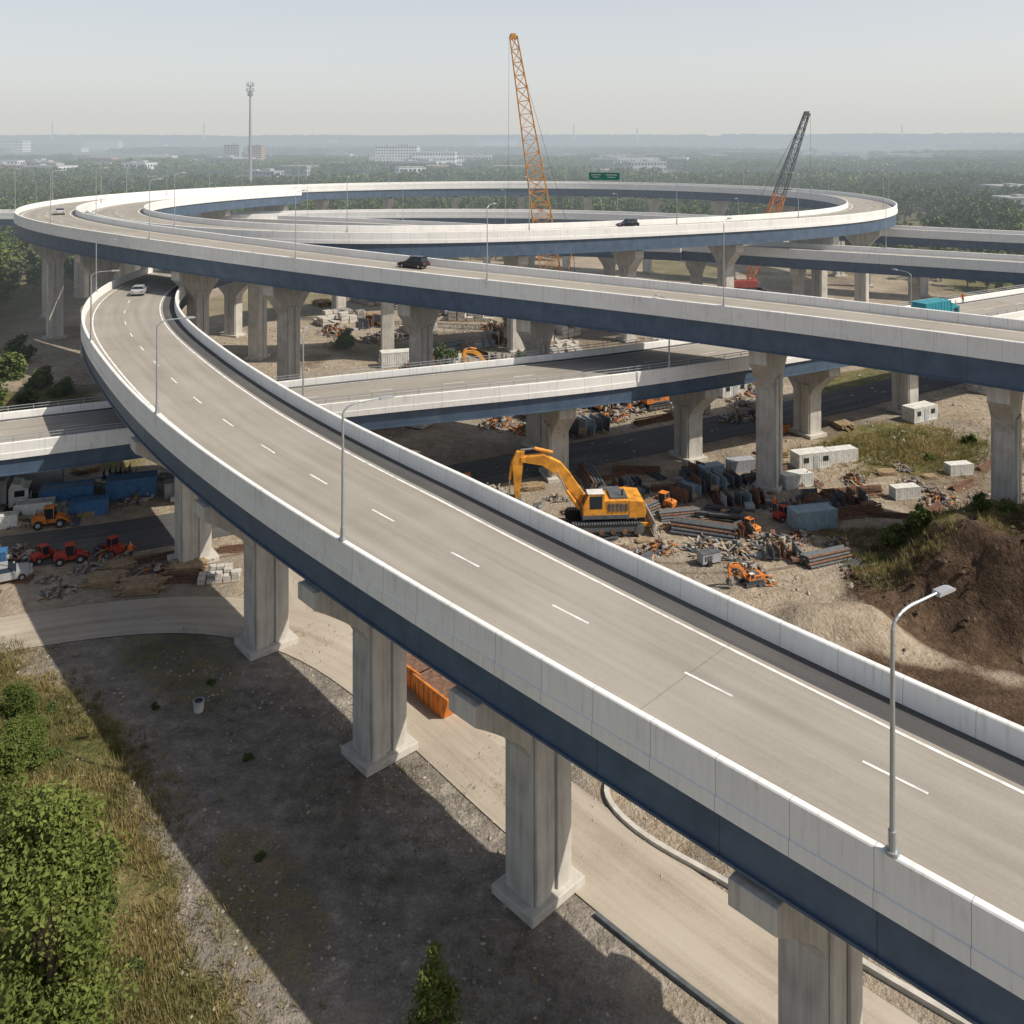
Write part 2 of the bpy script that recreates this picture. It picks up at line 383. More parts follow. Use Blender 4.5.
def clear_pier(d,x,y,zb):
    for o in DECKS:
        if o is d: continue
        c=o['cv']['C']; dd=np.hypot(c[:,0]-x,c[:,1]-y); i=dd.argmin()
        if dd[i]<8.2 and c[i,2]<zb+1: return False
    for cv,w,z in GROADS:
        c=cv['C']
        if np.hypot(c[:,0]-x,c[:,1]-y).min()<w/2+.9: return False
    return True
PIERS=[]
for d in DECKS:
    cv=d['cv']; S=cv['S'][-1]; lst=[]
    if d['pier_s']: lst=[nearest_s(cv,x,y) for x,y in d['pier_s']]
    else:
        s_ref={'loop_overpass':nearest_s(cv,29.7,103.4),'lower_overpass':nearest_s(cv,3.5,105)}.get(d['name'],10)
        s=s_ref%d['gap']
        while s<S-2:
            ok=None
            for ds in (0,2,-2,4,-4,6,-6,8,-8):
                if 1<s+ds<S-1:
                    c,t,r=at(cv,s+ds)
                    if clear_pier(d,c[0],c[1],c[2]-d['depth']): ok=s+ds;break
            if ok is not None: lst.append(ok)
            s+=d['gap']
    for s in lst:
        c,t,r=at(cv,s); x,y=c[0],c[1]
        h=c[2]-d['depth']-.28
        m=pier_mesh(h,**d['p']); o=m.obj('pier',(x,y,0),math.atan2(r[1],r[0]),parent=d['root'],bevel=.05)
        PIERS.append((x,y))

# ------------------------------------------------------------------ terrain
def axis(fine0,fine1,st,lo,hi):
    a=list(np.arange(fine0,fine1+.01,st)); d=st
    x=fine1
    while x<hi: d*=1.13; x+=d; a.append(x)
    d=st; x=fine0
    while x>lo: d*=1.13; x-=d; a.insert(0,x)
    return np.array(a)
def poly_dist(cv,x,y):
    C=cv['C'][:,:2][::2]; best=np.full(x.shape,1e9)
    for c in C: best=np.minimum(best,(x-c[0])**2+(y-c[1])**2)
    return np.sqrt(best)
BKX,BKY=[-11,-14,-18.3,-26,-35,-47,-70],[20,40,47,58,66,75,95]
MX,MY,MRX,MRY=48,77.5,19,13
def height(x,y):
    z=(fbm(x,y,9,3)-.5)*.5
    for cv,w,zz in GROADS:
        d=poly_dist(cv,x,y); z=z*sstep(w/2+.3,w/2+3,d)-.03*(1-sstep(w/2+.3,w/2+3,d))
    rx=(x-MX)/MRX; ry=(y-MY)/MRY; r=np.sqrt(rx**2+ry**2)+ (fbm(x,y,6,9)-.5)*.6
    m=6.4*(1-sstep(.3,1.0,r)); z=z+m+(fbm(x,y,2.6,14)-.5)*2.6*np.clip(m,0,1)
    rx=(x-27)/8; ry=(y-73.0)/5; r=np.sqrt(rx**2+ry**2)+(fbm(x,y,4,19)-.5)*.6
    z=z+1.6*(1-sstep(.2,1.0,r))
    bx=np.interp(y,BKY,BKX)
    t=sstep(0,14,bx-x)*sstep(95,60,y)
    z=z+t*(3.2+(fbm(x,y,5,77)-.5)*1.6)
    dist=np.hypot(x,y); z=z+sstep(2500,7500,dist)*(fbm(x,y,1900,33)*75)
    return z
gx=axis(-75,75,.75,-9000,9000); gy=axis(26,150,.75,-250,11000)
X,Y=np.meshgrid(gx,gy); Z=height(X,Y)
nx,ny=len(gx),len(gy)
V=np.stack([X,Y,Z],2).reshape(-1,3)
idx=np.arange(nx*ny).reshape(ny,nx)
Fq=np.stack([idx[:-1,:-1],idx[:-1,1:],idx[1:,1:],idx[1:,:-1]],2).reshape(-1,4)
me=bpy.data.meshes.new('ground'); me.from_pydata(V.tolist(),[],Fq.tolist())
x,y=X.ravel(),Y.ravel()
n=fbm(x,y,7,51); n2=fbm(x,y,25,61)
def blob(cx,cy,rx,ry,rot=0):
    c,s=math.cos(rot),math.sin(rot); dx=(x-cx)*c+(y-cy)*s; dy=-(x-cx)*s+(y-cy)*c
    return 1-sstep(.6,1.15,np.sqrt((dx/rx)**2+(dy/ry)**2)+(n-.5)*.8)
bx=np.interp(y,BKY,BKX)
bank=sstep(-3,2.5,bx-x+(n-.5)*8)*sstep(90,70,y)
grass=np.maximum.reduce([bank*1.3,blob(50,116,13,9,.5),blob(64,150,30,7,.55)*.9,blob(95,120,25,18),blob(-68,128,26,12,-.8),blob(-42,139,20,5,-.5)*.8,blob(-20,172,26,8)*.6,blob(-60,215,25,22)*.5,blob(-25,68,10,4,-.9)*.5,blob(-12,46,8,3,-.9)*.5,
   blob(50,85,19,6)*1.0,blob(13,53.0,7,2.4,-.7)*.75,sstep(170,230,y)*sstep(.45,.62,n2)*.6,sstep(60,110,np.abs(x)-np.clip(y-80,0,200)*.15)*sstep(.3,.5,n2+.08)*.8,sstep(330,380,np.hypot(x+8,y-60))])
gravel=np.maximum(blob(-10,52,26,14,-.85)*(.6+.9*fbm(x,y,5,18)),blob(-28,66,12,8,-.8)*.8)*(1-np.clip(bank,0,1))
gravel=np.maximum(gravel,blob(20,100,14,6,.4)*.45)
gravel=np.maximum(gravel,sstep(.5,.62,fbm(x,y,14,88))*.5*(y<170))
soil=np.maximum(1-sstep(.85,1.12,np.sqrt(((x-MX)/MRX)**2+((y-MY)/MRY)**2)+(n-.5)*.3),0)*1.3
soil=np.maximum.reduce([soil,blob(36,60,18,8,-.5)*.9,sstep(.55,.7,fbm(x,y,18,99))*.5*(y>90)])
far=sstep(380,560,y)
ca=me.color_attributes.new('mask','FLOAT_COLOR','POINT')
ca.data.foreach_set('color',np.stack([grass,gravel,soil,far],1).astype('f').ravel())
me.polygons.foreach_set('use_smooth',[True]*len(Fq))
gm,nt,b=new_mat('ground_mix')
pos=nt.nodes.new('ShaderNodeNewGeometry').outputs['Position']
atn=nt.nodes.new('ShaderNodeAttribute'); atn.attribute_name='mask'
sp=nt.nodes.new('ShaderNodeSeparateColor'); nt.links.new(atn.outputs['Color'],sp.inputs[0])
nf=noise(nt,pos,.9,5,.68); nc=noise(nt,pos,.13,4,.6); nh=noise(nt,pos,6,4,.75); nm=noise(nt,pos,.02,4,.6)
mixf=math_(nt,'MULTIPLY_ADD',nf,.42,math_(nt,'MULTIPLY_ADD',nc,.28,math_(nt,'MULTIPLY',nh,.30)))
dirt=ramp(nt,mixf,[(.36,(.16,.125,.09,1)),(.46,(.30,.245,.18,1)),(.55,(.40,.34,.262,1)),(.66,(.52,.465,.38,1))])
grav=ramp(nt,mixf,[(.36,(.085,.075,.063,1)),(.45,(.18,.16,.135,1)),(.54,(.27,.24,.205,1)),(.64,(.46,.42,.36,1))])
soilc=ramp(nt,mixf,[(.36,(.032,.02,.012,1)),(.5,(.085,.055,.035,1)),(.64,(.18,.125,.08,1))])
gr=ramp(nt,mixf,[(.36,(.03,.045,.012,1)),(.45,(.085,.095,.03,1)),(.54,(.18,.15,.065,1)),(.66,(.33,.26,.14,1))])
farc=ramp(nt,math_(nt,'MULTIPLY_ADD',nm,.8,math_(nt,'MULTIPLY',nc,.2)),[(.38,(.03,.05,.02,1)),(.52,(.06,.08,.03,1)),(.6,(.15,.15,.08,1)),(.7,(.26,.23,.16,1))])
def edge(m):
    r=math_(nt,'ADD',m,math_(nt,'MULTIPLY_ADD',nf,.9,-.45)); r=math_(nt,'MULTIPLY_ADD',math_(nt,'SUBTRACT',r,.5),3.0,.5)
    cl=nt.nodes.new('ShaderNodeClamp'); nt.links.new(r,cl.inputs[0]); return cl.outputs[0]
c=mixc(nt,edge(sp.outputs[1]),dirt,grav); c=mixc(nt,edge(sp.outputs[2]),c,soilc); c=mixc(nt,edge(sp.outputs[0]),c,gr); c=mixc(nt,atn.outputs['Alpha'],c,farc)
nt.links.new(c,b.inputs['Base Color']); b.inputs['Roughness'].default_value=.95; b.inputs['Specular IOR Level'].default_value=.2
bump(nt,b,noise(nt,pos,2.2,4,.7),1.0,.35)
me.materials.append(gm); me.update()
link(bpy.data.objects.new('ground',me))
def hz(px,py): return float(height(np.array([float(px)]),np.array([float(py)]))[0])
rr=random.Random(5)
for pts in [[(-2,88),(8,85),(18,83.5),(28,85.5),(33,94),(40,103)],[(-30,86),(-20,90),(-10,94),(2,91),(14,86)],[(-40,125),(-15,140),(10,145),(40,158)]]:
    cvt=curve([(a,b_,0) for a,b_ in pts],.9,3)
    root=empty('wheel_tracks')
    for o in (-.95,.95): sweep(cvt,[(o-.2,.03),(o+.2,.03)],False,'mud','rut',root,zf=height)

# ------------------------------------------------------------------ foliage
def leaf_cloud(centers,size,rng,tint,up=.35):
    n=len(centers)
    nrm=rng.normal(size=(n,3)); nrm[:,2]=np.abs(nrm[:,2])+up; nrm/=np.linalg.norm(nrm,axis=1)[:,None]
    t=np.cross(nrm,rng.normal(size=(n,3))); t/=np.linalg.norm(t,axis=1)[:,None]+1e-9; bb=np.cross(nrm,t)
    s=(size*(.5+1.0*rng.random(n)))[:,None]
    V=np.stack([centers+t*s,centers+bb*s*.5,centers-t*s,centers-bb*s*.5],1).reshape(-1,3)
    F=np.arange(n*4).reshape(-1,4); return V,F,np.repeat(tint,4)
def tree_mesh(name,h,r,nl,ls,seed,crown0=.25,mat='leaf',lobes=9,trunk=True,core=True,conic=False):
    rng=np.random.default_rng(seed); rr=random.Random(seed); b=MB()
    tops=[]
    for i in range(lobes):
        a=rr.uniform(0,6.28); zt=crown0+(1-crown0)*(.12+.8*rr.random()); env=math.sin(math.pi*min(.98,max(.12,(zt-crown0)/(1-crown0)*.8+.15)))
        if conic: env=1.05-(zt-crown0)/(1-crown0)
        d=r*env*rr.uniform(.25,.8); lr=r*rr.uniform(.26,.5)*(.7 if zt>.8 else 1)
        tops.append((d*math.cos(a),d*math.sin(a),h*zt-lr*.3,lr))
    if trunk:
        b.cyl((0,0,-.3),(0.02*h,0,h*.5),h*.022,h*.013,6,'bark'); b.cyl((0.02*h,0,h*.5),(0,.02*h,h*.9),h*.013,h*.004,5,'bark')
        for (x,y,z,lr) in tops: b.cyl((0.01*h,0,max(.12*h,z*.55)),(x,y,z),h*.009,h*.003,4,'bark')
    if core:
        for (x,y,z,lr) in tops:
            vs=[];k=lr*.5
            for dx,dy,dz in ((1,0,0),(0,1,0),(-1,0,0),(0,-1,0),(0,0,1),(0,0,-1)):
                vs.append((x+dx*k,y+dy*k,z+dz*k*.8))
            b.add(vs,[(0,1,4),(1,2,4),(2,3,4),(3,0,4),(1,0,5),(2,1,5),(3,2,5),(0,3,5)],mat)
    T=np.array(tops); k=rng.integers(0,len(T),nl)
    d=rng.normal(size=(nl,3)); d/=np.linalg.norm(d,axis=1)[:,None]; rad=(rng.random(nl)**.5)*(1+.25*rng.normal(size=nl)*(rng.random(nl)<.3))
    cen=T[k,:3]+d*(T[k,3]*rad*1.12)[:,None]*np.array([1,1,.85])
    lobet=rng.random(len(T))
    tint=np.clip(.2+.4*lobet[k]+.25*(cen[:,2]-h*.3)/(h*.7)+rng.normal(size=nl)*.16,0,1)  # leaf tint lightens with height: crown shading put into the colour, plus random variation
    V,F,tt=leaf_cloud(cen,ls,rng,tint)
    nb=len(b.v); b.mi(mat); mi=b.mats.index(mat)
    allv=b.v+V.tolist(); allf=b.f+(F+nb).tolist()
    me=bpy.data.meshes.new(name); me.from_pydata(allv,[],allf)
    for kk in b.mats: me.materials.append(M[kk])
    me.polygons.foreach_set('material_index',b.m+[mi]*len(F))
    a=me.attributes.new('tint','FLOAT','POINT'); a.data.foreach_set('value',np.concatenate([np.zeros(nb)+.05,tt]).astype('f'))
    me.update(); return me
FT=[tree_mesh('forest_tree_%d'%i,10+i%3*1.5,3.6+.4*(i%2),330,.62,100+i,.12,'leaf',9,trunk=True) for i in range(6)]
def clump_mesh(seed,w=34,dd=18):
    rng=np.random.default_rng(seed); cen=[];tin=[];b=MB()
    for i in range(22):
        x,y=rng.uniform(-w/2,w/2),rng.uniform(-dd/2,dd/2); r=rng.uniform(2.8,4.6); h=rng.uniform(6.5,11)
        n=60; d=rng.normal(size=(n,3)); d/=np.linalg.norm(d,axis=1)[:,None]; c=np.array([x,y,h*.62])+d*np.array([r,r,h*.42])*(rng.random(n)[:,None]**.3)
        cen.append(c); tin.append(np.clip(.15+.4*rng.random()+.3*(c[:,2]/h-.5)+rng.normal(size=n)*.1,0,1))  # lower leaves tinted darker, height shading painted into clumps over random variation
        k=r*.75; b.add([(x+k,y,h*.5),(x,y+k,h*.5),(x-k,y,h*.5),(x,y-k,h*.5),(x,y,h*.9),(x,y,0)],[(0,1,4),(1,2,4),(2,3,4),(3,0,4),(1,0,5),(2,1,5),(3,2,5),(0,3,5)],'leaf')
    V,F,tt=leaf_cloud(np.vstack(cen),1.3,rng,np.concatenate(tin)); nb=len(b.v)
    me=bpy.data.meshes.new('clump'); me.from_pydata(b.v+V.tolist(),[],b.f+(F+nb).tolist()); me.materials.append(M['leaf'])
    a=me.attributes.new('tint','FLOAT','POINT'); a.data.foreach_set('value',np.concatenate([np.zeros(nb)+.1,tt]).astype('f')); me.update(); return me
CL=[clump_mesh(300+i) for i in range(4)]
forest=empty('distant_forest')
allC=np.vstack([d['cv']['C'][:,:2] for d in DECKS]+[g[0]['C'][:,:2] for g in GROADS])
def near_deck(x,y,d=10): return np.hypot(allC[:,0]-x,allC[:,1]-y).min()<d
TOWN=[(-620,1000,140,100),(-385,1300,50,60),(-135,1300,90,60),(290,500,40,25),(-250,900,130,60),(60,1100,140,50)]
def in_town(x,y):
    return any(abs(x-a)<w and -160<(y-b_)<d for a,b_,w,d in TOWN)
cnt=0
xs=np.arange(-480,480,7.0)
for yy in np.arange(178,700,7.0):
    for xx in xs:
        if abs(xx)>.62*yy+15: continue
        px=xx+random.uniform(-3,3); py=yy+random.uniform(-3,3)
        f=float(fbm(np.array([px]),np.array([py]),60,71)[0])
        if py<345:
            if px<-116: thr=.2
            elif px>150: thr=.42
            elif np.hypot(px+8,py-225)<125: thr=.9 if py<290 else .6
            else: thr=.5
        else: thr=.40
        if f<thr or near_deck(px,py,11) or in_town(px,py): continue
        if random.random()<.15: continue
        inst('tree',random.choice(FT),(px,py,-.1),random.uniform(0,6.28),random.uniform(.6,1.15),forest); cnt+=1
for yy in np.arange(700,1600,22.0):
    for xx in np.arange(-1000,1000,34.0):
        if abs(xx)>.6*yy+30: continue
        px=xx+random.uniform(-12,12); py=yy+random.uniform(-9,9)
        f=float(fbm(np.array([px]),np.array([py]),220,77)[0])
        if f<.45 or in_town(px,py): continue
        inst('tree_clump',random.choice(CL),(px,py,-.3),random.uniform(-.5,.5)+random.choice((0,3.14)),random.uniform(.8,1.25),forest); cnt+=1
for yy in np.concatenate([np.arange(1600,3200,75.0),np.arange(3200,8000,190.0)]):
    st=95 if yy<3200 else 170
    for xx in np.arange(-.62*yy,.62*yy,st):
        px=xx+random.uniform(-30,30); py=yy+random.uniform(-35,35)
        f=float(fbm(np.array([px]),np.array([py]),600,79)[0])
        if f<.42: continue
        s=random.uniform(2.6,3.4) if yy<3200 else random.uniform(5,6.5)
        inst('tree_clump',random.choice(CL),(px,py,hz(px,py)-.5),random.uniform(-.4,.4),(s,s,s*.5 if yy<3200 else s*.36),forest); cnt+=1
print('forest instances',cnt)
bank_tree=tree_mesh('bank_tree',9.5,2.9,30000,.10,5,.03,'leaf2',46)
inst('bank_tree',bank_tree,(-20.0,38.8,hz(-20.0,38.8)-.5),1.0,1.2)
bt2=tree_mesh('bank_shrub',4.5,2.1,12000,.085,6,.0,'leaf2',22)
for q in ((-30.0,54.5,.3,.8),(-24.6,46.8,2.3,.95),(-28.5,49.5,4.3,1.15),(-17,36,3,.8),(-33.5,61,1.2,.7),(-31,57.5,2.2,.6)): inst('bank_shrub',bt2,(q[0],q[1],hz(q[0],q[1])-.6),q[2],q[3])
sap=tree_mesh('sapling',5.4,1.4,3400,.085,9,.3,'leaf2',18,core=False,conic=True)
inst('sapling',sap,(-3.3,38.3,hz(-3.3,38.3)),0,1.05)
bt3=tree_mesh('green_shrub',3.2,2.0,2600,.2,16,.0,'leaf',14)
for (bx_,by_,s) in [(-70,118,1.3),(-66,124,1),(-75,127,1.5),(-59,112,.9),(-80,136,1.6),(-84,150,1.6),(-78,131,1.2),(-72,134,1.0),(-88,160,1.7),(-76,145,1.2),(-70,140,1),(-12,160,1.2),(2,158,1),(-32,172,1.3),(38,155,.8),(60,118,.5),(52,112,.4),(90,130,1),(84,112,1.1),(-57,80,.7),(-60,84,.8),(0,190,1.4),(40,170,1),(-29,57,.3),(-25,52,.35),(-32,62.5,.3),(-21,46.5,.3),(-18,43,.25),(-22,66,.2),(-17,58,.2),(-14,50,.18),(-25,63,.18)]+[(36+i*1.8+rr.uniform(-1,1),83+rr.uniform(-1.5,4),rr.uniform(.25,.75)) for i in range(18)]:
    if not near_deck(bx_,by_,2.0) or s<.5 : inst('green_shrub',bt3,(bx_,by_,hz(bx_,by_)-.2),bx_,s)
def tufts(name,N,region,hgt,blades=9):
    rng=np.random.default_rng(len(name)+N); V=[];F=[];T=[]
    pts=region(rng,N)
    H=height(pts[:,0],pts[:,1]); PT=fbm(pts[:,0],pts[:,1],3,44)
    for (px,py),h0,pt in zip(pts,H,PT):
        tt=np.clip((pt-.35)*2.6+rng.uniform(-.15,.15),0,1); hs=hgt*(.35+1.3*rng.random()**2)
        for k in range(blades):
            a=rng.uniform(0,6.28); d=rng.uniform(0,.3); hh=hs*rng.uniform(.4,1.2); l=rng.uniform(.2,.8)*hh; w=.02+.02*rng.random()
            bx0,by0=px+d*math.cos(a),py+d*math.sin(a); o=len(V)
            V+=[(bx0-w*math.sin(a),by0+w*math.cos(a),h0-.05),(bx0+w*math.sin(a),by0-w*math.cos(a),h0-.05),(bx0+l*math.cos(a),by0+l*math.sin(a),h0+hh)]
            F.append((o,o+1,o+2)); v=min(1,max(0,tt+rng.uniform(-.2,.2))); T+=[v,v,v]
    me=bpy.data.meshes.new(name); me.from_pydata(V,[],F); me.materials.append(M['grassb'])
    a=me.attributes.new('tint','FLOAT','POINT'); a.data.foreach_set('value',np.array(T,'f')); me.update(); link(bpy.data.objects.new(name,me))
def reg_bank(rng,N):
    py=rng.uniform(33,72,N); lim=np.interp(py,BKY,BKX); px=lim+1-rng.random(N)**1.1*15+1.8*rng.normal(size=N)
    k=fbm(px,py,3,5)+.12*rng.normal(size=N)>.38; return np.stack([px,py],1)[k]
tufts('bank_grass',26000,reg_bank,.34)
def reg_mound(rng,N):
    px=rng.uniform(31,70,N); py=rng.uniform(77,92,N); k=(fbm(px,py,4,8)>.42); return np.stack([px,py],1)[k]
tufts('mound_grass',6500,reg_mound,.5)
def reg_weeds(rng,N):
    px=rng.uniform(-32,4,N); py=rng.uniform(38,74,N); k=(fbm(px,py,5,28)+.1*rng.normal(size=N)>.62); return np.stack([px,py],1)[k]
tufts('gravel_weeds',10000,reg_weeds,.18,7)
def reg_field(rng,N):
    px=rng.normal(50,7,N); py=rng.normal(116,4.5,N); px2=rng.uniform(7,20,N//8); py2=56.2-(px2-7)*.76+rng.normal(0,.7,N//8)
    P=np.vstack([np.stack([px,py],1),np.stack([px2,py2],1)]); k=np.array([not near_deck(a,c_,3.6) for a,c_ in P]); return P[k]
tufts('field_grass',4000,reg_field,.45)
def stones(name,N,x0,x1,y0,y1,smin,smax,key='stone'):
    rng=np.random.default_rng(N); px=rng.uniform(x0,x1,N); py=rng.uniform(y0,y1,N)
    k=fbm(px,py,5,91)>.45; px,py=px[k],py[k]; H=height(px,py); V=[];F=[]
    for a,b_,h0 in zip(px,py,H):
        s=smin*(smax/smin)**(rng.random()**2.2); o=len(V); j=rng.uniform(.6,1.3,6)
        for m_,(dx,dy,dz) in enumerate(((1,0,.1),(.1,1,0),(-1,.1,0),(0,-1,.1),(.1,0,.8),(0,0,-.6))): V.append((a+dx*s*j[m_],b_+dy*s*j[m_],h0+dz*s*j[m_]+.02))
        F+=[tuple(q+o for q in f) for f in ((0,1,4),(1,2,4),(2,3,4),(3,0,4),(1,0,5),(2,1,5),(3,2,5),(0,3,5))]
    me=bpy.data.meshes.new(name); me.from_pydata(V,[],F); me.materials.append(M[key]); me.update(); link(bpy.data.objects.new(name,me))
stones('gravel_stones',8000,-40,12,36,76,.03,.17)
stones('yard_stones',6000,-20,62,78,118,.05,.28)
stones('far_yard_stones',4000,-60,80,118,200,.1,.5)
stones('mound_clods',3000,30,66,63,92,.06,.4,'clod')

# ------------------------------------------------------------------ street lamps
def lamp_mesh(h=7.6,arm=2.3,k=1.0):
    b=MB(); b.cyl((0,0,0),(0,0,.12),.24*k,.24*k,12,'steel'); b.cyl((0,0,.1),(0,0,.75),.15*k,.14*k,12,'steel')
    b.cyl((0,0,.7),(0,0,h-.6),.10*k,.065*k,10,'steel'); prev=(0,0,h-.6)
    for i in range(1,8):
        t=i/7; p=(arm*.55*t**1.8,0,h-.6+.6*math.sin(t*math.pi/2)); b.cyl(prev,p,.06*k,.055*k,8,'steel'); prev=p
    b.cyl(prev,(arm,0,h+.06),.05*k,.045*k,8,'steel')
    b.prism([(arm-.1,h-.03),(arm-.05,h+.12),(arm+.5,h+.13),(arm+.78,h+.06),(arm+.76,h+.0)],-.15,.15,'silver')
    return b.mesh('street_lamp')
LM=lamp_mesh(7.9,2.3); LM2=lamp_mesh(9.5,1.6,.72)
def lamps(d,ss,side,me,rot=0):
    cv=d['cv']
    for s in ss:
        c,t,r=at(cv,s); o=d['a']+.17 if side<0 else d['b']-.17
        dr=r if side<0 else -r
        inst('street_lamp',me,(c[0]+r[0]*o,c[1]+r[1]*o,c[2]+d['ph']),math.atan2(dr[1],dr[0])+rot)
lamps(A,[nearest_s(A['cv'],x+3.7,y+3.7) for x,y in ((12.55,29.45),(-9.9,52.0))]+[nearest_s(A['cv'],-27,79),nearest_s(A['cv'],-44,107),nearest_s(A['cv'],-60,138)],-1,LM,-.28)
SB=B['cv']['S'][-1]; lamps(B,np.arange(22,SB,31),-1,LM2)
lamps(C,np.arange(12,C['cv']['S'][-1],32),1,LM2); lamps(E,np.arange(15,E['cv']['S'][-1],40),1,LM)

# ------------------------------------------------------------------ vehicles
def wheels(b,xs,w,r,tw=.24):
    for x in xs:
        for s in (-1,1):
            b.cyl((x,s*(w/2-tw),r),(x,s*w/2+.01*s,r),r,r,16,'dark'); b.cyl((x,s*(w/2-.02),r),(x,s*(w/2+.03),r),r*.55,r*.5,10,'silver')
def car_mesh(key,suv=False):
    b=MB(); h=1.7 if suv else 1.42; w=1.84
    body=[(-2.2,.35),(-2.25,.75),(-2.1,.95),(-1.7,1.0),(1.0,.95),(1.9,.82),(2.22,.62),(2.22,.35),(1.85,.3),(-1.9,.3)]
    b.prism(body,-w/2,w/2,key)
    xr=-1.95 if suv else -1.5
    g=[(xr,.98),(xr+.35,h-.06),(.1,h-.06),(.95,.95)]; n=4
    def green(poly,inset,k,dz=0):
        vs=[(x,-(w/2-.06 if z<1.1 else w/2-.24)+inset,z+dz) for x,z in poly]+[(x,(w/2-.06 if z<1.1 else w/2-.24)-inset,z+dz) for x,z in poly]
        b.add(vs,[(i,(i+1)%n,n+(i+1)%n,n+i) for i in range(n)]+[(3,2,1,0),(4,5,6,7)],k)
    green(g,0,'glass')
    b.box(((xr+.35+.1)/2,0,h-.03),(.45+abs(xr+.35),w-.46,.08),key)
    for sx in (xr+.2,-.45):
        for s in (-1,1): b.box((sx,s*(w/2-.14),(h+.92)/2),(.09,.07,h-1.0),key)
    for s in (-1,1):
        b.box((2.2,s*.65,.66),(.06,.38,.14),'whitep'); b.box((-2.24,s*.68,.75),(.06,.3,.14),'red'); b.box((.75,s*(w/2+.08),1.02),(.15,.18,.12),key)
    wheels(b,(-1.38,1.4),w,.33); return b.mesh('car')
def truck_mesh(key,boxk):
    b=MB(); b.box((2.9,0,1.45),(1.9,2.3,1.9),key); b.prism([(1.95,2.4),(2.2,2.95),(3.0,2.75),(3.3,2.4)],-1.1,1.1,key)
    b.box((3.87,0,1.85),(.04,2.0,.75),'glass')
    for s in (-1,1): b.box((3.0,s*1.155,1.85),(1.0,.03,.65),'glass'); b.box((3.87,s*.85,.85),(.06,.3,.2),'whitep')
    b.box((-1.0,0,.85),(6.2,1.0,.3),'dsteel'); b.box((-1.2,0,2.2),(5.9,2.4,2.4),boxk)
    for i in range(9):
        for s in (-1,1): b.box((-3.9+i*.68,s*1.22,2.2),(.07,.05,2.3),boxk)
    wheels(b,(2.9,-1.8,-3.0),2.3,.5,.3); return b.mesh('truck')
def loader_mesh(key):
    b=MB(); b.prism([(-2.4,.7),(-2.5,1.5),(-2.2,1.75),(-.7,1.8),(-.5,.7)],-.85,.85,key); b.box((.6,0,.95),(2.2,1.2,.6),key)
    b.prism([(-.9,1.3),(-.9,2.8),(.35,2.8),(.65,1.6),(.6,1.3)],-.7,.7,'glass'); b.box((-.25,0,2.86),(1.4,1.5,.1),key)
    for x in (-.9,.42):
        for s in (-1,1): b.box((x,s*.7,2.1),(.1,.08,1.5),key)
    for s in (-1,1):
        b.prism([(.6,1.4),(.9,1.75),(2.4,1.0),(2.9,.5),(2.6,.4),(1.9,.9)],s*.55-.09,s*.55+.09,key); b.cyl((.8,s*.35,1.0),(2.3,s*.35,1.1),.07,.05,6,'hose')
    b.prism([(2.7,.1),(2.7,1.1),(2.95,1.15),(3.0,.5),(3.8,.15),(3.8,.08)],-1.25,1.25,'dsteel')
    wheels(b,(-1.6,1.3),2.3,.62,.42); b.box((-2.0,.4,2.0),(.12,.12,.6),'dark'); return b.mesh('wheel_loader')
CM={k:car_mesh(k,s) for k,s in (('black',True),('silver',False),('whitep',False),('greyp',False),('bluep',False))}
TM=truck_mesh('teal','teal'); TW=truck_mesh('whitep','greyp')
LO={k:loader_mesh(k) for k in ('red','orange','yellow')}
def on_deck(d,x,y,off,me,name,rev=False):
    cv=d['cv']; s=nearest_s(cv,x,y); c,t,r=at(cv,s)
    inst(name,me,(c[0]+r[0]*off,c[1]+r[1]*off,c[2]+.015),math.atan2(t[1],t[0])+(math.pi if rev else 0))
on_deck(A,-59.5,141,.6,CM['greyp'],'car')
on_deck(B,-15,128,2.6,CM['black'],'suv_car'); on_deck(B,-100,192,2.6,CM['silver'],'car')
on_deck(B,90,280,2.5,CM['silver'],'car'); on_deck(B,24,179,2.5,CM['black'],'suv_car')
on_deck(E,60,134,2.6,TM,'truck')
inst('parked_car',CM['silver'],(-45.8,81.2,hz(-45.8,81.2)+.02),.5)
inst('truck',TW,(-56,96.5,.03),.35)

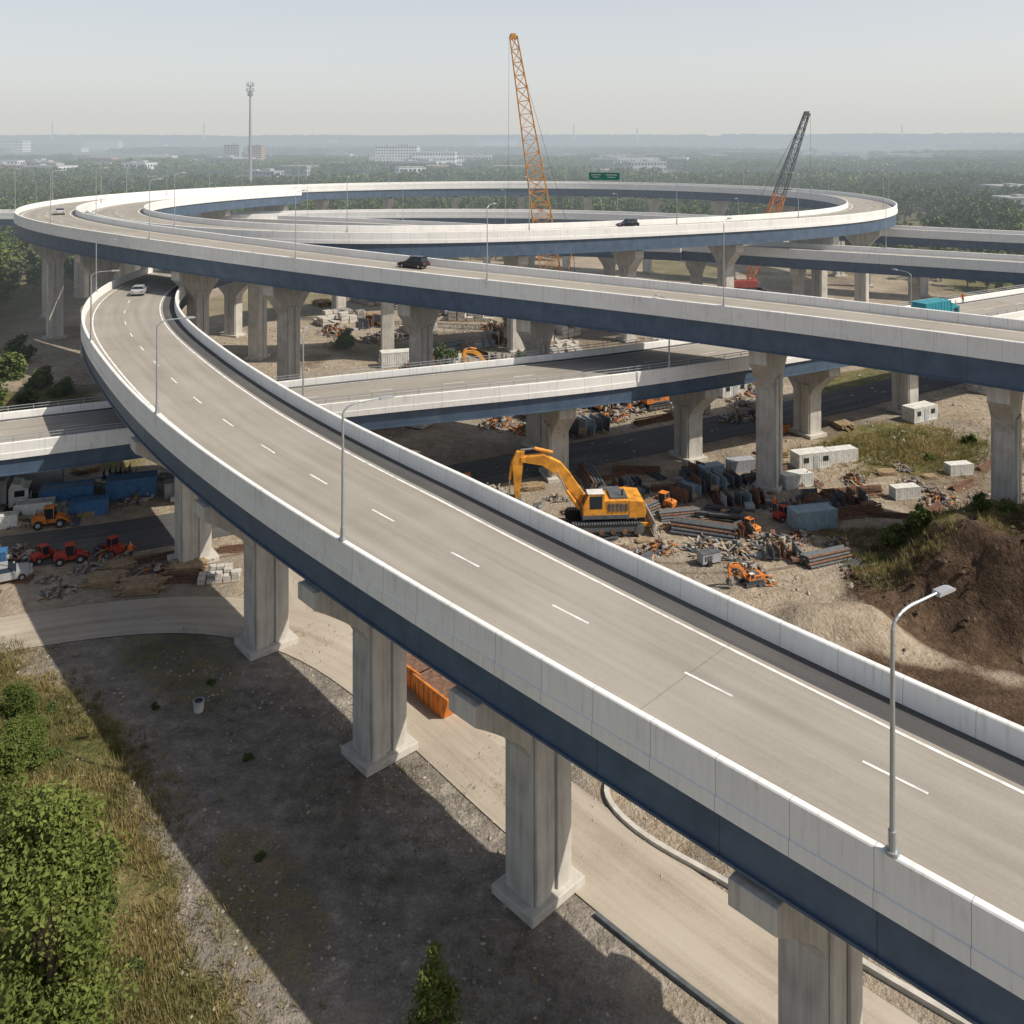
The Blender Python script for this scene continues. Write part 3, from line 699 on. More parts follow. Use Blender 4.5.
# ------------------------------------------------------------------ excavator
def excavator(name,loc,rz,sc,paint,blade=True):
    root=empty(name,loc); root.rotation_euler=(0,0,rz); root.scale=(sc,)*3
    b=MB()
    for s in (-1,1):
        y0=s*1.35
        st=[(-2.5,.1),(-2.8,.35),(-2.8,.6),(-2.5,.85),(2.5,.85),(2.8,.6),(2.8,.35),(2.5,.1)]
        b.prism(st,y0-.3,y0+.3,'dark')
        for i in range(26):
            x_=-2.5+i*.2; b.box((x_,y0,.88),(.12,.64,.06),'dsteel'); b.box((x_,y0,.07),(.12,.64,.06),'dsteel')
        b.box((0,y0+s*.31,.48),(4.4,.04,.3),'dsteel')
        for i in range(6): b.cyl((-2.2+i*.88,y0+s*.3,.32),(-2.2+i*.88,y0+s*.38,.32),.2,.2,10,'rust')
        b.cyl((2.45,y0+s*.3,.48),(2.45,y0+s*.4,.48),.34,.34,12,'dsteel'); b.cyl((-2.45,y0+s*.3,.48),(-2.45,y0+s*.4,.48),.34,.34,12,'dsteel')
    b.box((0,0,.62),(3.2,2.2,.5),'dsteel'); b.cyl((0,0,.85),(0,0,1.1),.85,.85,20,'dsteel')
    if blade:
        b.prism([(-3.7,.05),(-3.55,.5),(-3.65,.95),(-3.55,.97),(-3.4,.5),(-3.5,.05)],-1.75,1.75,'silver')
        for s in (-1,1): b.box((-3.05,s*.8,.45),(1.0,.2,.25),paint)
    b.obj('undercarriage',parent=root)
    u=MB()
    u.box((-.4,0,1.3),(4.4,2.75,.3),'dsteel')
    u.prism([(-2.9,1.2),(-3.0,1.6),(-2.85,2.35),(-1.7,2.5),(-1.7,1.2)],-1.38,1.38,paint)
    u.box((-.75,0,1.95),(1.9,2.7,1.05),paint); u.box((-1.0,.2,2.55),(1.3,1.6,.18),'dsteel'); u.box((-.6,-1.0,2.52),(1.6,.6,.1),'dsteel')
    u.cyl((-1.3,.7,2.5),(-1.3,.7,3.05),.08,.08,8,'dark')
    u.box((.9,-.9,1.75),(1.5,.85,.6),paint)
    u.prism([(.2,1.45),(.15,3.0),(1.35,3.0),(1.75,2.2),(1.75,1.45)],.45,1.38,paint)
    u.box((.8,1.385,2.4),(.95,.03,.95),'glass'); u.box((.8,.445,2.4),(.95,.03,.95),'glass')
    u.add([(1.38,.52,2.97),(1.38,1.32,2.97),(1.78,1.32,2.2),(1.78,.52,2.2)],[(0,1,2,3)],'glass'); u.box((.8,.92,3.04),(1.25,.98,.06),'whitep')
    for i in range(5): u.box((-1.5+i*.32,-1.385,2.0),(.2,.04,.6),'dsteel')
    for i in range(5): u.box((-1.5+i*.32,1.385,2.0),(.2,.04,.6),'dsteel')
    u.box((-2.96,0,1.8),(.04,2.0,.12),'dsteel')
    u.obj('upper_structure',parent=root,bevel=.04)
    m=MB()
    boom=[(.75,1.5),(1.45,1.5),(3.7,4.15),(4.7,4.85),(6.3,5.15),(6.35,5.5),(4.6,5.65),(3.3,5.0),(2.6,4.2)]
    m.prism(boom,-.28,.28,paint)
    stick=[(6.05,5.95),(6.65,5.9),(7.0,5.2),(6.75,2.3),(6.45,2.3),(6.2,4.6)]
    m.prism(stick,-.2,.2,paint)
    m.prism([(6.3,2.45),(6.95,2.4),(7.25,1.7),(7.1,1.0),(6.5,.55),(5.75,.65),(5.6,.9),(6.2,1.2),(6.35,1.8)],-.62,.62,'dsteel')
    for i in range(5): m.prism([(5.75,.65),(5.35,.78),(5.62,.9)],-.6+i*.27,-.48+i*.27,'silver')
    for s in (-1,1):
        m.cyl((1.9,s*.42,1.6),(2.9,s*.42,3.0),.13,.13,10,paint); m.cyl((2.9,s*.42,3.0),(3.6,s*.42,4.45),.07,.07,8,'hose')
    m.cyl((3.9,0,5.75),(5.3,0,6.1),.14,.14,10,paint); m.cyl((5.3,0,6.1),(6.35,0,6.0),.07,.07,8,'hose')
    m.cyl((6.95,0,5.2),(7.15,0,3.8),.11,.11,10,paint); m.cyl((7.15,0,3.8),(7.2,0,2.6),.06,.06,8,'hose')
    m.cyl((6.6,0,2.5),(7.2,0,2.6),.08,.08,8,'dsteel'); m.cyl((7.2,0,2.6),(7.1,0,1.8),.08,.08,8,'dsteel')
    m.obj('boom_and_bucket',parent=root,bevel=.03)
excavator('excavator',(9.4,92.4,hz(9.4,92.4)+.1),math.radians(184),1.35,'yellow')
excavator('excavator',(21.5,133.5,.05),math.radians(25),.85,'orange',False)
excavator('excavator',(21.5,80.6,hz(21.5,80.6)),math.radians(200),.36,'orange',False)
excavator('excavator',(-3,152,.05),math.radians(200),.8,'yellow',False)

# ------------------------------------------------------------------ lattice cranes
def crane(name,base,top,w,keys,bodykey):
    root=empty(name); b=MB(); P0=Vector(base)+Vector((0,0,2.2)); P1=Vector(top); ax=(P1-P0); L=ax.length; ax.normalize()
    sx=ax.cross(Vector((0,1,0))).normalized(); sy=ax.cross(sx).normalized()
    def W(t): return w*(min(1,.25+t*5) if t<.15 else 1) *(1 if t<.35 else 1-.62*(t-.35)/.65)
    n=int(L/2.6)
    def nodes(t):
        k=W(t)/2; c=P0+ax*(L*t); return [c+sx*a*k+sy*bb*k for a,bb in ((-1,-1),(1,-1),(1,1),(-1,1))]
    for i in range(n):
        t0,t1=i/n,(i+1)/n; A0,A1=nodes(t0),nodes(t1); key=keys[0] if t0<.5 else keys[1]
        for k in range(4):
            b.cyl(A0[k],A1[k],.15,.15,4,key,False); k2=(k+1)%4
            b.cyl(A0[k],A0[k2],.075,.075,4,key,False); b.cyl(A0[k],A1[k2] ,.08,.08,4,key,False); b.cyl(A0[k2],A1[k] ,.07,.07,4,key,False)
    T=nodes(1)[0]*.5+nodes(1)[2]*.5
    b.box((T.x,T.y,T.z),(1.0,1.0,1.2),keys[1]); b.cyl(T+Vector((-.7,0,.3)),T+Vector((.9,0,-.3)),.35,.35,10,'dsteel')
    b.obj('lattice_boom',parent=root)
    d=Vector((ax.x,ax.y,0)); d=d.normalized() if d.length>.01 else Vector((1,0,0)); back=-d
    r=MB(); mast=Vector(base)+back*3+Vector((0,0,L*.3))
    r.cyl(Vector(base)+Vector((0,0,2.5)),mast,.14,.1,5,keys[0])
    for s in (-.5,.5):
        off=Vector((0,s,0)); r.cyl(mast+off,T+off*.4,.035,.035,4,'dsteel'); r.cyl(Vector(base)+back*4+Vector((0,s,3)),mast+off,.04,.04,4,'dsteel')
    hook=Vector((T.x+d.x*1.2,T.y+d.y*1.2,T.z*.25)); r.cyl(T+d*.9,hook,.035,.035,4,'dsteel'); r.box(tuple(hook),(.6,.4,1.1),'yellow'); r.cyl(hook-Vector((0,0,.5)),hook-Vector((0,0,1.3)),.1,.05,6,'dsteel')
    r.obj('rigging',parent=root)
    m=MB(); a=math.atan2(d.y,d.x)
    for s in (-1,1):
        m.prism([(-3.8,.1),(-4.2,.6),(-3.8,1.15),(3.8,1.15),(4.2,.6),(3.8,.1)],s*2.4-.45,s*2.4+.45,'dark')
        for i in range(19): m.box((-3.7+i*.41,s*2.4,1.18),(.25,.95,.08),'dsteel')
    m.box((0,0,.9),(3.5,4.2,.6),'dsteel'); m.cyl((0,0,1.2),(0,0,1.6),1.2,1.2,18,'dsteel')
    m.box((-1.2,0,2.5),(6.5,2.6,1.7),bodykey); m.box((-4.8,0,2.3),(1.4,3.8,2.0),'dsteel'); m.box((1.8,1.8,2.5),(1.8,.95,1.8),bodykey); m.box((2.2,1.8,2.8),(1.04,.99,.9),'glass')
    m.obj('crawler_base',(base[0],base[1],base[2]),a,parent=root,bevel=.04)
crane('crawler_crane',(9.6,186,0),(0.3,186,61),4.0,('yellow','yellow'),'yellow')
crane('crawler_crane',(61,232,0),(76,232,46.3),3.0,('orange','dsteel'),'red')

# ------------------------------------------------------------------ site objects
def container_mesh(key,L=6,W=2.4,H=2.5,door=False):
    b=MB(); b.box((0,0,H/2+.1),(L,W,H),key)
    n=int(L/.4)
    for i in range(n):
        x_=-L/2+.25+i*(L-.5)/(n-1)
        for s in (-1,1): b.box((x_,s*(W/2+.03),H/2+.1),(.16,.06,H-.35),key)
    for sx in (-1,1):
        for sy in (-1,1): b.box((sx*(L/2),sy*(W/2),H/2+.1),(.18,.18,H+.1),key)
        b.box((sx*(L/2+.03),.3,H/2+.1),(.06,.06,H-.4),'steel'); b.box((sx*(L/2+.03),-.3,H/2+.1),(.06,.06,H-.4),'steel')
    for s in (-1,1): b.box((0,s*W/2,.16),(L,.14,.2),key); b.box((0,s*W/2,H+.1),(L,.12,.14),key)
    if door:
        for s in (-1,1):
            for x_ in (-1.8,1.9): b.box((x_,s*(W/2+.06),1.6),(1.0,.06,.8),'glass')
            b.box((0,s*(W/2+.06),1.15),(.9,.06,2.0),'greyp')
    return b.mesh('site_container')
CT={k:container_mesh(k) for k in ('whitep','bgrey','bluep','greyp','orange')}
CAB=container_mesh('whitep',door=True)
def put(name,me,x_,y_,rz=0,sc=1,dz=0): return inst(name,me,(x_,y_,hz(x_,y_)+dz),rz,sc)
for k,x_,y_,a,s in [('whitep',36.5,109.8,.3,.75),('whitep',40.9,111.7,.3,.6),('whitep',32.6,103.4,.35,.6),('bgrey',30.8,92.3,.25,.75),('bluep',-48.5,98.2,.3,.85),('bluep',-42.5,100.6,.35,.85),('bluep',-45,95.8,.35,.6),('whitep',-50.5,95.2,.3,.6),('whitep',-52.5,92.6,.3,.5),('greyp',-54,102,.35,.9),('bluep',-49,84.2,.35,.5),('bluep',-48,78.7,.35,.45),('whitep',58,128,.5,.8),('greyp',-37,101,.4,.6),('whitep',-36,105.5,.4,.7),('bgrey',6,132,.4,.8),('whitep',34,140,.5,.8),('greyp',50,172,.6,1),('whitep',-20,158,.3,1),('whitep',43.6,99.9,.2,.5),('greyp',27.5,108,.3,.55),('bgrey',23.5,106.5,.4,.5),('whitep',53.4,107.6,.2,.5)]:
    cabin=(k=='whitep' and (x_,y_) in ((36.5,109.8),(58,128),(34,140)))
    put('site_cabin' if cabin else 'site_container',CAB if cabin else CT[k],x_,y_,a,s)
def skip_mesh():
    b=MB(); b.prism([(-1.6,0),(-2.1,1.5),(-2.1,1.6),(2.1,1.6),(2.1,1.5),(1.6,0)],-1,1,'orange')
    for i in range(6):
        for s in (-1,1): b.box((-1.5+i*.6,s*1.04,.8),(.12,.08,1.45),'orange')
    b.box((0,0,1.63),(4.0,1.9,.05),'rust')
    for s in (-1,1): b.box((0,s*1.0,1.6),(4.3,.16,.14),'orange')
    return b.mesh('waste_skip')
SK=skip_mesh(); put('waste_skip',SK,-5.0,63.7,-.85,.95); put('waste_skip',SK,-7.3,66.6,-.8,.95)
def stack_mesh(kind,seed):
    r=random.Random(seed); b=MB()
    if kind=='pipes':
        for row in range(4):
            for i in range(7-row): b.cyl((-4+r.uniform(-.3,.3),(i-(7-row)/2)*.44+r.uniform(-.02,.02),.22+row*.38),(4+r.uniform(-.3,.3),(i-(7-row)/2)*.44,.22+row*.38),.2,.2,10,r.choice(['rust','dsteel','dsteel']))
        for x_ in (-2.5,2.5): b.box((x_,0,.03),(.2,3.6,.12),'wood')
    if kind=='beams':
        for i in range(12):
            L=r.uniform(4,7); x_,y_,z_=r.uniform(-1,1),r.uniform(-1.6,1.6),.1+.24*(i//4); a=r.uniform(-.08,.08)
            b.box((x_,y_,z_+.1),(L,.05,.2),'dsteel',a); b.box((x_,y_,z_+.21),(L,.22,.03),'dsteel',a); b.box((x_,y_,z_-.0),(L,.22,.03),'dsteel',a)
    if kind=='frames':
        for i in range(7):
            x_=-2.6+i*.85+r.uniform(-.2,.2); h=r.uniform(.7,2.0); k=r.choice(['dsteel','dsteel','greyp','rust','bgrey']); w_=r.uniform(1.4,2.6)
            b.box((x_,r.uniform(-.4,.4),h/2+.2),(.09,w_,h),k,r.uniform(-.15,.15),r.uniform(-.2,.2))
            for j in range(3): b.box((x_+.1,-w_*.4+j*w_*.4,h/2+.2),(.12,.08,h),k,0,r.uniform(-.1,.1))
        for i in range(8): b.box((r.uniform(-3,3),r.uniform(-1.6,1.6),r.uniform(.1,.7)),(r.uniform(.8,2.5),r.uniform(.3,1.4),r.uniform(.1,.5)),r.choice(['dsteel','rust','greyp','wood']),r.uniform(-.3,.3))
    if kind=='blocks':
        for i in range(5):
            for j in range(3):
                for k in range(r.randint(1,3)):
                    b.box((-2.2+i*1.05+r.uniform(-.05,.05),-1+j*1.0,.2+k*.42+.08),(.92,.85,.38),'block',r.uniform(-.05,.05))
                b.box((-2.2+i*1.05,-1+j*1.0,.06),(1,.9,.1),'wood')
    if kind=='timber':
        for i in range(40):
            L=r.uniform(2.4,4); b.box((r.uniform(-.4,.4),(i%8-3.5)*.3,.1+.14*(i//8)),(L,.24,.09),'wood',r.uniform(-.04,.04))
    if kind=='rebar':
        for i in range(60):
            a=r.uniform(-.06,.06); y_=r.gauss(0,.5); z_=.1+max(0,.9-abs(y_))*r.random()
            b.cyl((-4,y_-a*4,z_),(4,y_+a*4,z_+r.uniform(-.05,.05)),.05,.05,4,'rust')
        for x_ in (-2.5,0,2.5): b.box((x_,0,.06),(.16,2.2,.12),'wood')
    if kind=='junk':
        ks=['rust','rust','stone','wood','dsteel','dsteel','block','orange','greyp','stone','wood','rust'] if seed%2 else ['rust','stone','stone','wood','dsteel','dsteel','greyp','stone']
        for i in range(80):
            rad=2.6*r.random()**.6; a=r.uniform(0,6.28); x_,y_=rad*math.cos(a),rad*math.sin(a)*.7; z_=max(.06,(1-rad/2.7)*1.2*r.random()); k=r.choice(ks)
            t=r.random()
            if t<.45: b.box((x_,y_,z_),(r.uniform(.8,2.2),r.uniform(.08,.3),r.uniform(.05,.15)),k,r.uniform(0,3.14),r.uniform(-.35,.35))
            elif t<.8: b.box((x_,y_,z_+.1),(r.uniform(.2,.7),r.uniform(.2,.6),r.uniform(.15,.5)),k,r.uniform(0,3.14),r.uniform(-.5,.5),taper=r.uniform(.6,1))
            else: b.cyl((x_,y_,z_),(x_+r.uniform(-1,1),y_+r.uniform(-1,1),z_+r.uniform(0,.6)),.08,.08,6,k)
    if kind=='generator':
        b.box((0,0,.75),(2.2,1.1,1.0),'greyp'); b.box((0,0,1.28),(2.3,1.2,.06),'dsteel'); b.cyl((.7,.2,1.3),(.7,.2,1.7),.06,.06,8,'dark'); b.box((0,0,.2),(2.4,.9,.1),'dsteel')
        for s in (-1,1):
            b.cyl((-.3,s*.55,.3),(-.3,s*.75,.3),.3,.3,12,'dark')
            for i in range(5): b.box((-.8+i*.2,s*.56,.8),(.1,.03,.5),'dark')
        b.cyl((1.1,0,.3),(2.0,0,.25),.05,.05,6,'dsteel')
    return b.mesh(kind)
ST={k:[stack_mesh(k,i*3+len(k)) for i in range(3)] for k in ('pipes','beams','frames','blocks','timber','rebar','junk','generator')}
NM=dict(pipes='pipe_stack',beams='steel_beam_stack',frames='formwork_stack',blocks='concrete_block_stack',timber='timber_stack',rebar='rebar_bundle',junk='debris_pile',generator='generator')
lay=[('frames',23,102.5,.3,1),('frames',25,97.5,.2,.9),('frames',19.5,100.5,.9,.9),('pipes',19.5,91.2,-.35,.8),('beams',22.5,94.8,-.3,.9),('rebar',36,95.5,.25,.9),('rebar',38,100.8,.2,.9),('frames',36.8,98,.25,.8),('junk',25.5,88.5,.3,1),('junk',21.5,86.6,1.3,.9),('generator',18.5,84.6,.4,.9),('generator',12.6,84.0,1.2,.8),('junk',15,80.5,.2,.6),('junk',21.8,82.2,2,.9),('junk',47,98.8,.3,.9),('junk',46,103,2,.8),('junk',40,105,1,.8),('pipes',29,105,.3,.6),
('junk',-2.8,101,.2,.9),('generator',-5,100,.6,.8),('beams',-8,98.5,.5,.7),('junk',27,100.5,.9,.8),('junk',30,97,.1,.8),('frames',13,103,.4,.6),('junk',-38.5,86.6,.4,.8),('timber',-32.8,79.8,.2,1.0),('timber',-36.5,80.8,.15,.9),('junk',-33,82.6,.4,.7),('blocks',-26.5,81.8,.2,.7),('timber',-30,83.5,.2,.9),('rebar',-31,81.5,.1,.6),('junk',-47,86.3,.2,.9),
('junk',14,128,.3,1.2),('junk',8,131,.3,1),('blocks',26,131,.3,1),('frames',3,134,.5,.9),('junk',32,128,.3,1),('junk',-2,126,.6,1.1),('pipes',12,137,.2,.9),('junk',28,140,.9,1.2),('rebar',20,127,.5,.8),('junk',18,150,.9,1.5),('frames',30,160,.3,1.3),('junk',45,165,.3,1.6),('junk',-10,150,.3,1.3),('timber',60,170,.3,1.5),('junk',5,200,1,2),('frames',40,220,1,1.6),('junk',20,205,1,2),('frames',-30,190,1,1.2),('junk',70,182,1,1.5),('timber',33,113.5,.1,1)]
jr=random.Random(3)
placed=[(l[1],l[2]) for l in lay]+[(9.6,93.2),(4,93),(0,93),(13,92),(36,109),(41,111),(32,103),(31,92),(43.4,99.8),(52.8,107),(27.5,108)]
def scatter(N,x0,x1,y0,y1,kinds,smin,smax,gap,ang=.3):
    k=0; t=0
    while k<N and t<N*14:
        t+=1; x_,y_=jr.uniform(x0,x1),jr.uniform(y0,y1)
        if any(math.hypot(x_-a,y_-b_)<gap for a,b_ in placed+PIERS): continue
        if min(np.hypot(g[0]['C'][:,0]-x_,g[0]['C'][:,1]-y_).min()-g[1]/2 for g in GROADS)<2: continue
        lay.append((jr.choice(kinds),x_,y_,ang+jr.uniform(-.5,.5)+(1.57 if jr.random()<.25 else 0),jr.uniform(smin,smax))); placed.append((x_,y_)); k+=1
scatter(36,8,34,83,108,['junk','frames','timber','junk','beams','pipes','rebar','junk','frames'],.35,.85,2.3)
scatter(16,33,58,94,110,['junk','rebar','junk','timber'],.4,.75,3.2)
scatter(16,-16,8,88,104,['junk','timber','junk','generator'],.35,.75,3.0)
scatter(52,-20,48,122,175,['junk','junk','frames','timber','blocks','rebar','beams','pipes'],.7,1.4,4.2,.5)
scatter(24,-50,60,176,225,['junk','frames','timber','blocks'],1.2,2.0,8,.3)
scatter(16,-60,-30,92,108,['junk','blocks','frames','timber'],.5,.8,3.4)
scatter(8,-48,-24,78,88,['junk','timber','rebar'],.4,.7,2.7)
for k,x_,y_,a,s in lay: put(NM[k],jr.choice(ST[k]),x_,y_,a,s)
for k,x_,y_,a,s in [('red',-41.6,85.0,.4,.6),('red',-38.6,86.8,2.6,.55),('red',-44.3,85.4,.9,.5),('orange',-47.5,92.8,.3,.7),('yellow',14,133,.8,1),('orange',36,128,2,.8),('orange',-6,98.8,1,.6),('orange',16.3,97.6,2.5,.6),('red',28.5,94.2,.5,.5),('orange',24,91.3,2.2,.5),('yellow',25,150,1,1.1),('yellow',48,178,1,1.2)]: put('wheel_loader',LO[k],x_,y_,a,s)
b=MB(); b.cyl((0,0,0),(0,0,.7),.32,.38,14,'whitep'); b.cyl((0,0,.7),(0,0,.74),.4,.4,14,'greyp'); b.cyl((0,0,.72),(0,0,.745),.3,.3,12,'dark'); b.obj('plastic_bucket',(-21.9,62.9,hz(-21.9,62.9)))
b=MB(); b.prism([(-.35,0),(-.35,.12),(-.12,.3),(-.08,.85),(.08,.85),(.12,.3),(.35,.12),(.35,0)],-1.2,1.2,'orange')
BR=b.mesh('road_barrier')
for x_,y_ in [(-9,103.6),(-6,105),(-12,102.2),(34,121),(37,122.6)]: put('road_barrier',BR,x_,y_,math.radians(-65))
b=MB(); b.cyl((0,0,0),(0,0,.04),.28,.28,10,'orange'); b.cyl((0,0,.04),(0,0,.35),.17,.11,10,'orange'); b.cyl((0,0,.35),(0,0,.5),.11,.08,10,'whitep'); b.cyl((0,0,.5),(0,0,.75),.08,.03,10,'orange')
CO=b.mesh('traffic_cone')
for x_,y_ in [(-10,90),(-7,92),(-4,94),(5,88),(14,88),(28,86),(33,89),(-27,83)]: put('traffic_cone',CO,x_,y_)

# ------------------------------------------------------------------ workers
def worker_mesh(pose):
    J={'pel':(0,0,.95),'sp':(0,0,1.2),'ch':(.02,0,1.42),'nk':(.03,0,1.53),'hd':(.05,0,1.66),'ht':(.05,0,1.78),
       'hl':(0,.1,.9),'kl':(.05,.11,.5),'al':(-.02,.12,.08),'fl':(.16,.13,.04),'hr':(0,-.1,.9),'kr':(.08,-.11,.5),'ar':(.0,-.12,.08),'fr':(.18,-.13,.04),
       'sl':(0,.2,1.42),'el':(-.02,.27,1.14),'wl':(.1,.28,.9),'pl':(.14,.28,.8),'sr':(0,-.2,1.42),'er':(.0,-.28,1.14),'wr':(.18,-.25,.98),'pr':(.25,-.23,.92)}
    if pose==1:
        J.update(kl=(.22,.11,.52),al=(.2,.12,.08),fl=(.38,.13,.06),kr=(-.05,-.11,.48),ar=(-.3,-.12,.12),fr=(-.14,-.13,.04),el=(-.15,.26,1.17),wl=(-.1,.27,.93),pl=(-.06,.27,.84),er=(.12,-.26,1.18),wr=(.33,-.22,1.1),pr=(.42,-.2,1.12))
    Ed=[('pel','sp'),('sp','ch'),('ch','nk'),('nk','hd'),('hd','ht'),('pel','hl'),('hl','kl'),('kl','al'),('al','fl'),('pel','hr'),('hr','kr'),('kr','ar'),('ar','fr'),('ch','sl'),('sl','el'),('el','wl'),('wl','pl'),('ch','sr'),('sr','er'),('er','wr'),('wr','pr')]
    Rr=dict(pel=.14,sp=.13,ch=.16,nk=.065,hd=.10,ht=.085,hl=.1,kl=.07,al=.055,fl=.05,hr=.1,kr=.07,ar=.055,fr=.05,sl=.075,el=.055,wl=.04,pl=.035,sr=.075,er=.055,wr=.04,pr=.035)
    ks=list(J); me=bpy.data.meshes.new('w'); me.from_pydata([J[k] for k in ks],[(ks.index(a),ks.index(b_)) for a,b_ in Ed],[]); o=bpy.data.objects.new('w',me); COL.objects.link(o)
    o.modifiers.new('s','SKIN')
    for i,k in enumerate(ks): me.skin_vertices[0].data[i].radius=(Rr[k],Rr[k])
    me.skin_vertices[0].data[0].use_root=True
    ss=o.modifiers.new('u','SUBSURF'); ss.levels=1; ss.render_levels=1
    dg=bpy.context.evaluated_depsgraph_get(); m2=bpy.data.meshes.new_from_object(o.evaluated_get(dg)); bpy.data.objects.remove(o)
    m2.materials.clear()
    for k in ('navy','hiviz','skin','yellow','dark'): m2.materials.append(M[k])
    for p in m2.polygons:
        z=p.center.z; yv=abs(p.center.y)
        p.material_index=4 if z<.13 else (3 if z>1.70 else 2 if z>1.52 or (z<.93 and yv>.22) else 1 if z>.95 else 0); p.use_smooth=True
    return m2
WK=[worker_mesh(0),worker_mesh(1)]
for i,(x_,y_) in enumerate([(-12,98),(28,95.9),(-36,85),(34,103.5),(17,130)]):
    put('construction_worker',WK[i%2],x_,y_,i*1.3,1.0)
for x_,y_,i in [(70,139,0),(76,142.5,1)]:
    c,t,r=at(E['cv'],nearest_s(E['cv'],x_,y_)); inst('construction_worker',WK[i],(c[0]-r[0]*4.8,c[1]-r[1]*4.8,c[2]+.02),i)

# ------------------------------------------------------------------ gantry sign on loop
c,t,r=at(B['cv'],nearest_s(B['cv'],34,320)); g=MB()
ang=math.atan2(t[1],t[0])
g.box((0,0,2.6),(11,.15,2.6),'green_sign')
for z_ in (1.25,3.95): g.box((0,-.02,z_),(11.2,.2,.1),'whitep')
for x_ in (-5.4,5.4): g.cyl((x_,.2,0),(x_,.2,3.9),.18,.15,8,'steel')
for x_,w in ((-3,3.5),(2.5,4)):
    g.box((x_,-.09,3.1),(w,.02,.3),'whitep'); g.box((x_,-.09,2.3),(w*.7,.02,.25),'whitep')
g.obj('highway_sign',(c[0]+r[0]*5.6,c[1]+r[1]*5.6,c[2]+1.0),ang)

# ------------------------------------------------------------------ buildings
def building(name,x_,y_,w,d,h,key,fl,rz=0,roofbox=True):
    b=MB(); b.box((0,0,h/2),(w,d,h),key); b.box((0,0,h+.25),(w+.5,d+.5,.5),'roof')
    if roofbox: b.box((w*.15,0,h+1.5),(w*.25,d*.4,2.2),'wallg'); b.box((-w*.25,0,h+1.1),(w*.1,d*.3,1.3),'greyp')
    fh=h/fl; n=max(3,int(w/4))
    for f in range(fl):
        for i in range(n):
            cx=-w/2+(i+.5)*w/n; b.box((cx,-d/2-.02,fh*(f+.55)),(w/n*.62,.12,fh*.45),'glass')
        m_=max(2,int(d/5))
        for i in range(m_):
            for s in (-1,1): b.box((s*(w/2+.02),-d/2+(i+.5)*d/m_,fh*(f+.55)),(.12,d/m_*.5,fh*.4),'glass')
    b.box((0,-d/2-.05,1.4),(3,.2,2.8),'dsteel')
    b.obj(name,(x_,y_,0),rz)
building('apartment_block',-402,1300,22,20,30,'wallg',9); building('apartment_block',-372,1310,20,20,29,'brick',9)
building('white_office_building',-165,1300,60,40,28,'wallw',7); building('white_warehouse',-110,1290,60,50,20,'wallw',3); building('white_warehouse',-60,1330,60,40,14,'wallw',2)
for i in range(9): building('brick_building',-690+i*32+random.uniform(-5,5),1000+random.uniform(-40,60),26,20,random.uniform(9,14),'brick',3)
building('grey_hall',292,500,44,20,7,'wallg',2); building('grey_hall',345,600,50,30,8,'wallg',2)
rb=random.Random(11)
for i in range(60):
    x_=rb.uniform(-620,250) ; y_=rb.uniform(850,1500)
    if rb.random()<.25: x_=rb.uniform(200,800); y_=rb.uniform(1100,2200)
    building(rb.choice(['warehouse','town_house','warehouse']),x_,y_,rb.uniform(18,60),rb.uniform(14,30),rb.uniform(7,14),rb.choice(['wallw','wallg','brick','wallw']),2,rb.uniform(-.4,.4),rb.random()<.4)
for i in range(26):
    x_=rb.uniform(-2200,2200); y_=rb.uniform(2400,4800)
    building('far_building',x_,y_,rb.uniform(40,120),rb.uniform(20,50),rb.uniform(12,34),rb.choice(['wallw','wallg','brick','wallw']),4,rb.uniform(-.3,.3))
t_=MB(); t_.cyl((0,0,0),(0,0,74),1.3,.55,14,'steel')
for z_,r_ in ((68,1.6),(71,2.4),(74.5,2.4)):
    t_.cyl((0,0,z_),(0,0,z_+.25),r_,r_,16,'dsteel')
    for i in range(10):
        a=i*.628; t_.box((r_*math.cos(a),r_*math.sin(a),z_+1.3),(.35,.35,2.2),'greyp',a)
for i in range(5): a=i*1.256; t_.cyl((1.5*math.cos(a),1.5*math.sin(a),74),(1.5*math.cos(a),1.5*math.sin(a),78),.08,.05,5,'dsteel')
t_.cyl((0,0,74),(0,0,78.5),.2,.06,6,'dsteel'); t_.obj('telecom_tower',(-174.5,600,0))
for x_,y_,h_ in ((-1540,4500,95),(330,4800,90),(2080,4800,85),(640,4600,70),(-2400,4700,100)):
    t_=MB(); t_.cyl((0,0,0),(0,0,h_),5,3,12,'wallw'); t_.cyl((0,0,h_*.8),(0,0,h_*.86),3.6,3.5,12,'red'); t_.cyl((0,0,h_),(0,0,h_+1.5),3.3,3.3,12,'dsteel'); t_.obj('chimney',(x_,y_,20))

# ------------------------------------------------------------------ aerial perspective (by world distance), world, sun, camera
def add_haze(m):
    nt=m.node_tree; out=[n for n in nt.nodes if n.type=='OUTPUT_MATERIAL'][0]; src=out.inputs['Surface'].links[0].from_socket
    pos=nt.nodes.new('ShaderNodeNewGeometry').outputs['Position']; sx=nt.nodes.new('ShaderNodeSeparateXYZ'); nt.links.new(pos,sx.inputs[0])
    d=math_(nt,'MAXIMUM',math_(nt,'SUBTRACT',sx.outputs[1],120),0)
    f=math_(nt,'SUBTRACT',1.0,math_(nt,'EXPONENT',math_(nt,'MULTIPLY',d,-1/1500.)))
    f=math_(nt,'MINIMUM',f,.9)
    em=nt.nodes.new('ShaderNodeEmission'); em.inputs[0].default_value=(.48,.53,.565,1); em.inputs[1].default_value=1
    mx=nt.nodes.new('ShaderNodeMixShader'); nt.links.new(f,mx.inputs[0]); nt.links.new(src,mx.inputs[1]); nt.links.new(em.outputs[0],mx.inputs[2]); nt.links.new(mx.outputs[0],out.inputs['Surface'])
    m.cycles.emission_sampling='NONE'
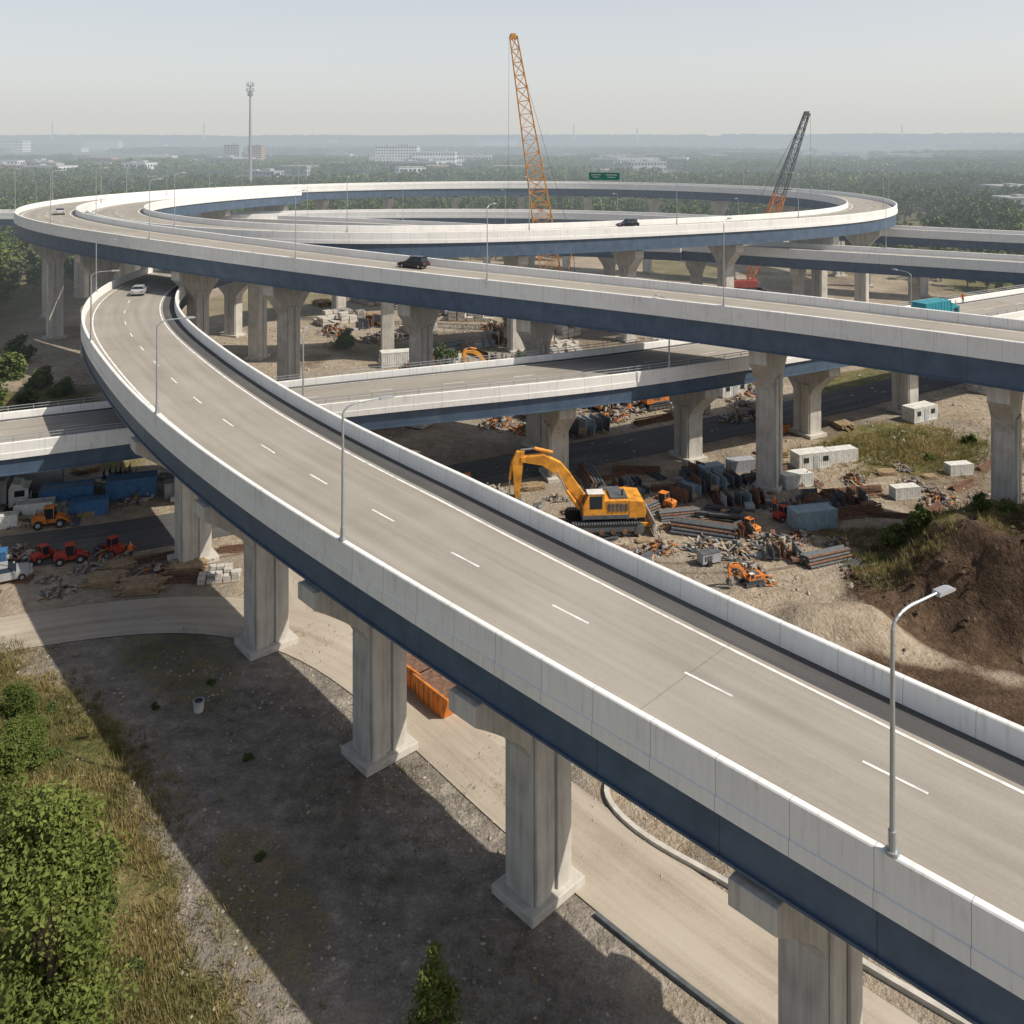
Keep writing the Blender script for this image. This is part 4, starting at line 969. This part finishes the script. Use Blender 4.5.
for k in ('leaf','wallw','wallg','brick','roof','glass','steel','greyp','dsteel','red','bark','parapet','blue','road','concrete','yellow','orange'): add_haze(M[k])
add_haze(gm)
el=math.radians(48); az=math.atan2(.96,-.28)
w=bpy.data.worlds.new('World'); scene.world=w; w.use_nodes=True; nt=w.node_tree; bg=nt.nodes['Background']
sk=nt.nodes.new('ShaderNodeTexSky'); sk.sky_type='NISHITA'; sk.sun_disc=False; sk.sun_elevation=el; sk.sun_rotation=az; sk.air_density=1.0; sk.dust_density=4.0; sk.ozone_density=1.0
nt.links.new(sk.outputs[0],bg.inputs[0]); bg.inputs[1].default_value=.065
tc=nt.nodes.new('ShaderNodeTexCoord'); sx=nt.nodes.new('ShaderNodeSeparateXYZ'); nt.links.new(tc.outputs['Generated'],sx.inputs[0])
hr=ramp(nt,sx.outputs[2],[(0,(.60,.60,.58,1)),(.06,(.565,.57,.565,1)),(.16,(.47,.475,.48,1)),(.42,(.12,.13,.145,1)),(1,(.025,.033,.04,1))])
b2=nt.nodes.new('ShaderNodeBackground'); nt.links.new(hr,b2.inputs[0]); b2.inputs[1].default_value=1
ad=nt.nodes.new('ShaderNodeAddShader'); nt.links.new(bg.outputs[0],ad.inputs[0]); nt.links.new(b2.outputs[0],ad.inputs[1]); nt.links.new(ad.outputs[0],nt.nodes['World Output'].inputs[0])
sd=bpy.data.lights.new('sun','SUN'); sd.energy=4.6; sd.angle=math.radians(.5); sd.color=(1,.92,.80)
so=bpy.data.objects.new('sun',sd); s=Vector((.96*math.cos(el),-.28*math.cos(el),math.sin(el))); so.rotation_euler=s.to_track_quat('Z','Y').to_euler(); so.location=(60,-20,90); link(so)
cam=bpy.data.cameras.new('camera'); cam.lens=36*900/1024; cam.sensor_width=36; cam.shift_y=-(512-138)/1024; cam.clip_end=20000; cam.clip_start=.5
co=bpy.data.objects.new('camera',cam); co.location=(0,0,40); co.rotation_euler=(math.radians(90),0,0); link(co); scene.camera=co
scene.view_settings.view_transform='Standard'; scene.view_settings.look='None'; scene.view_settings.exposure=0
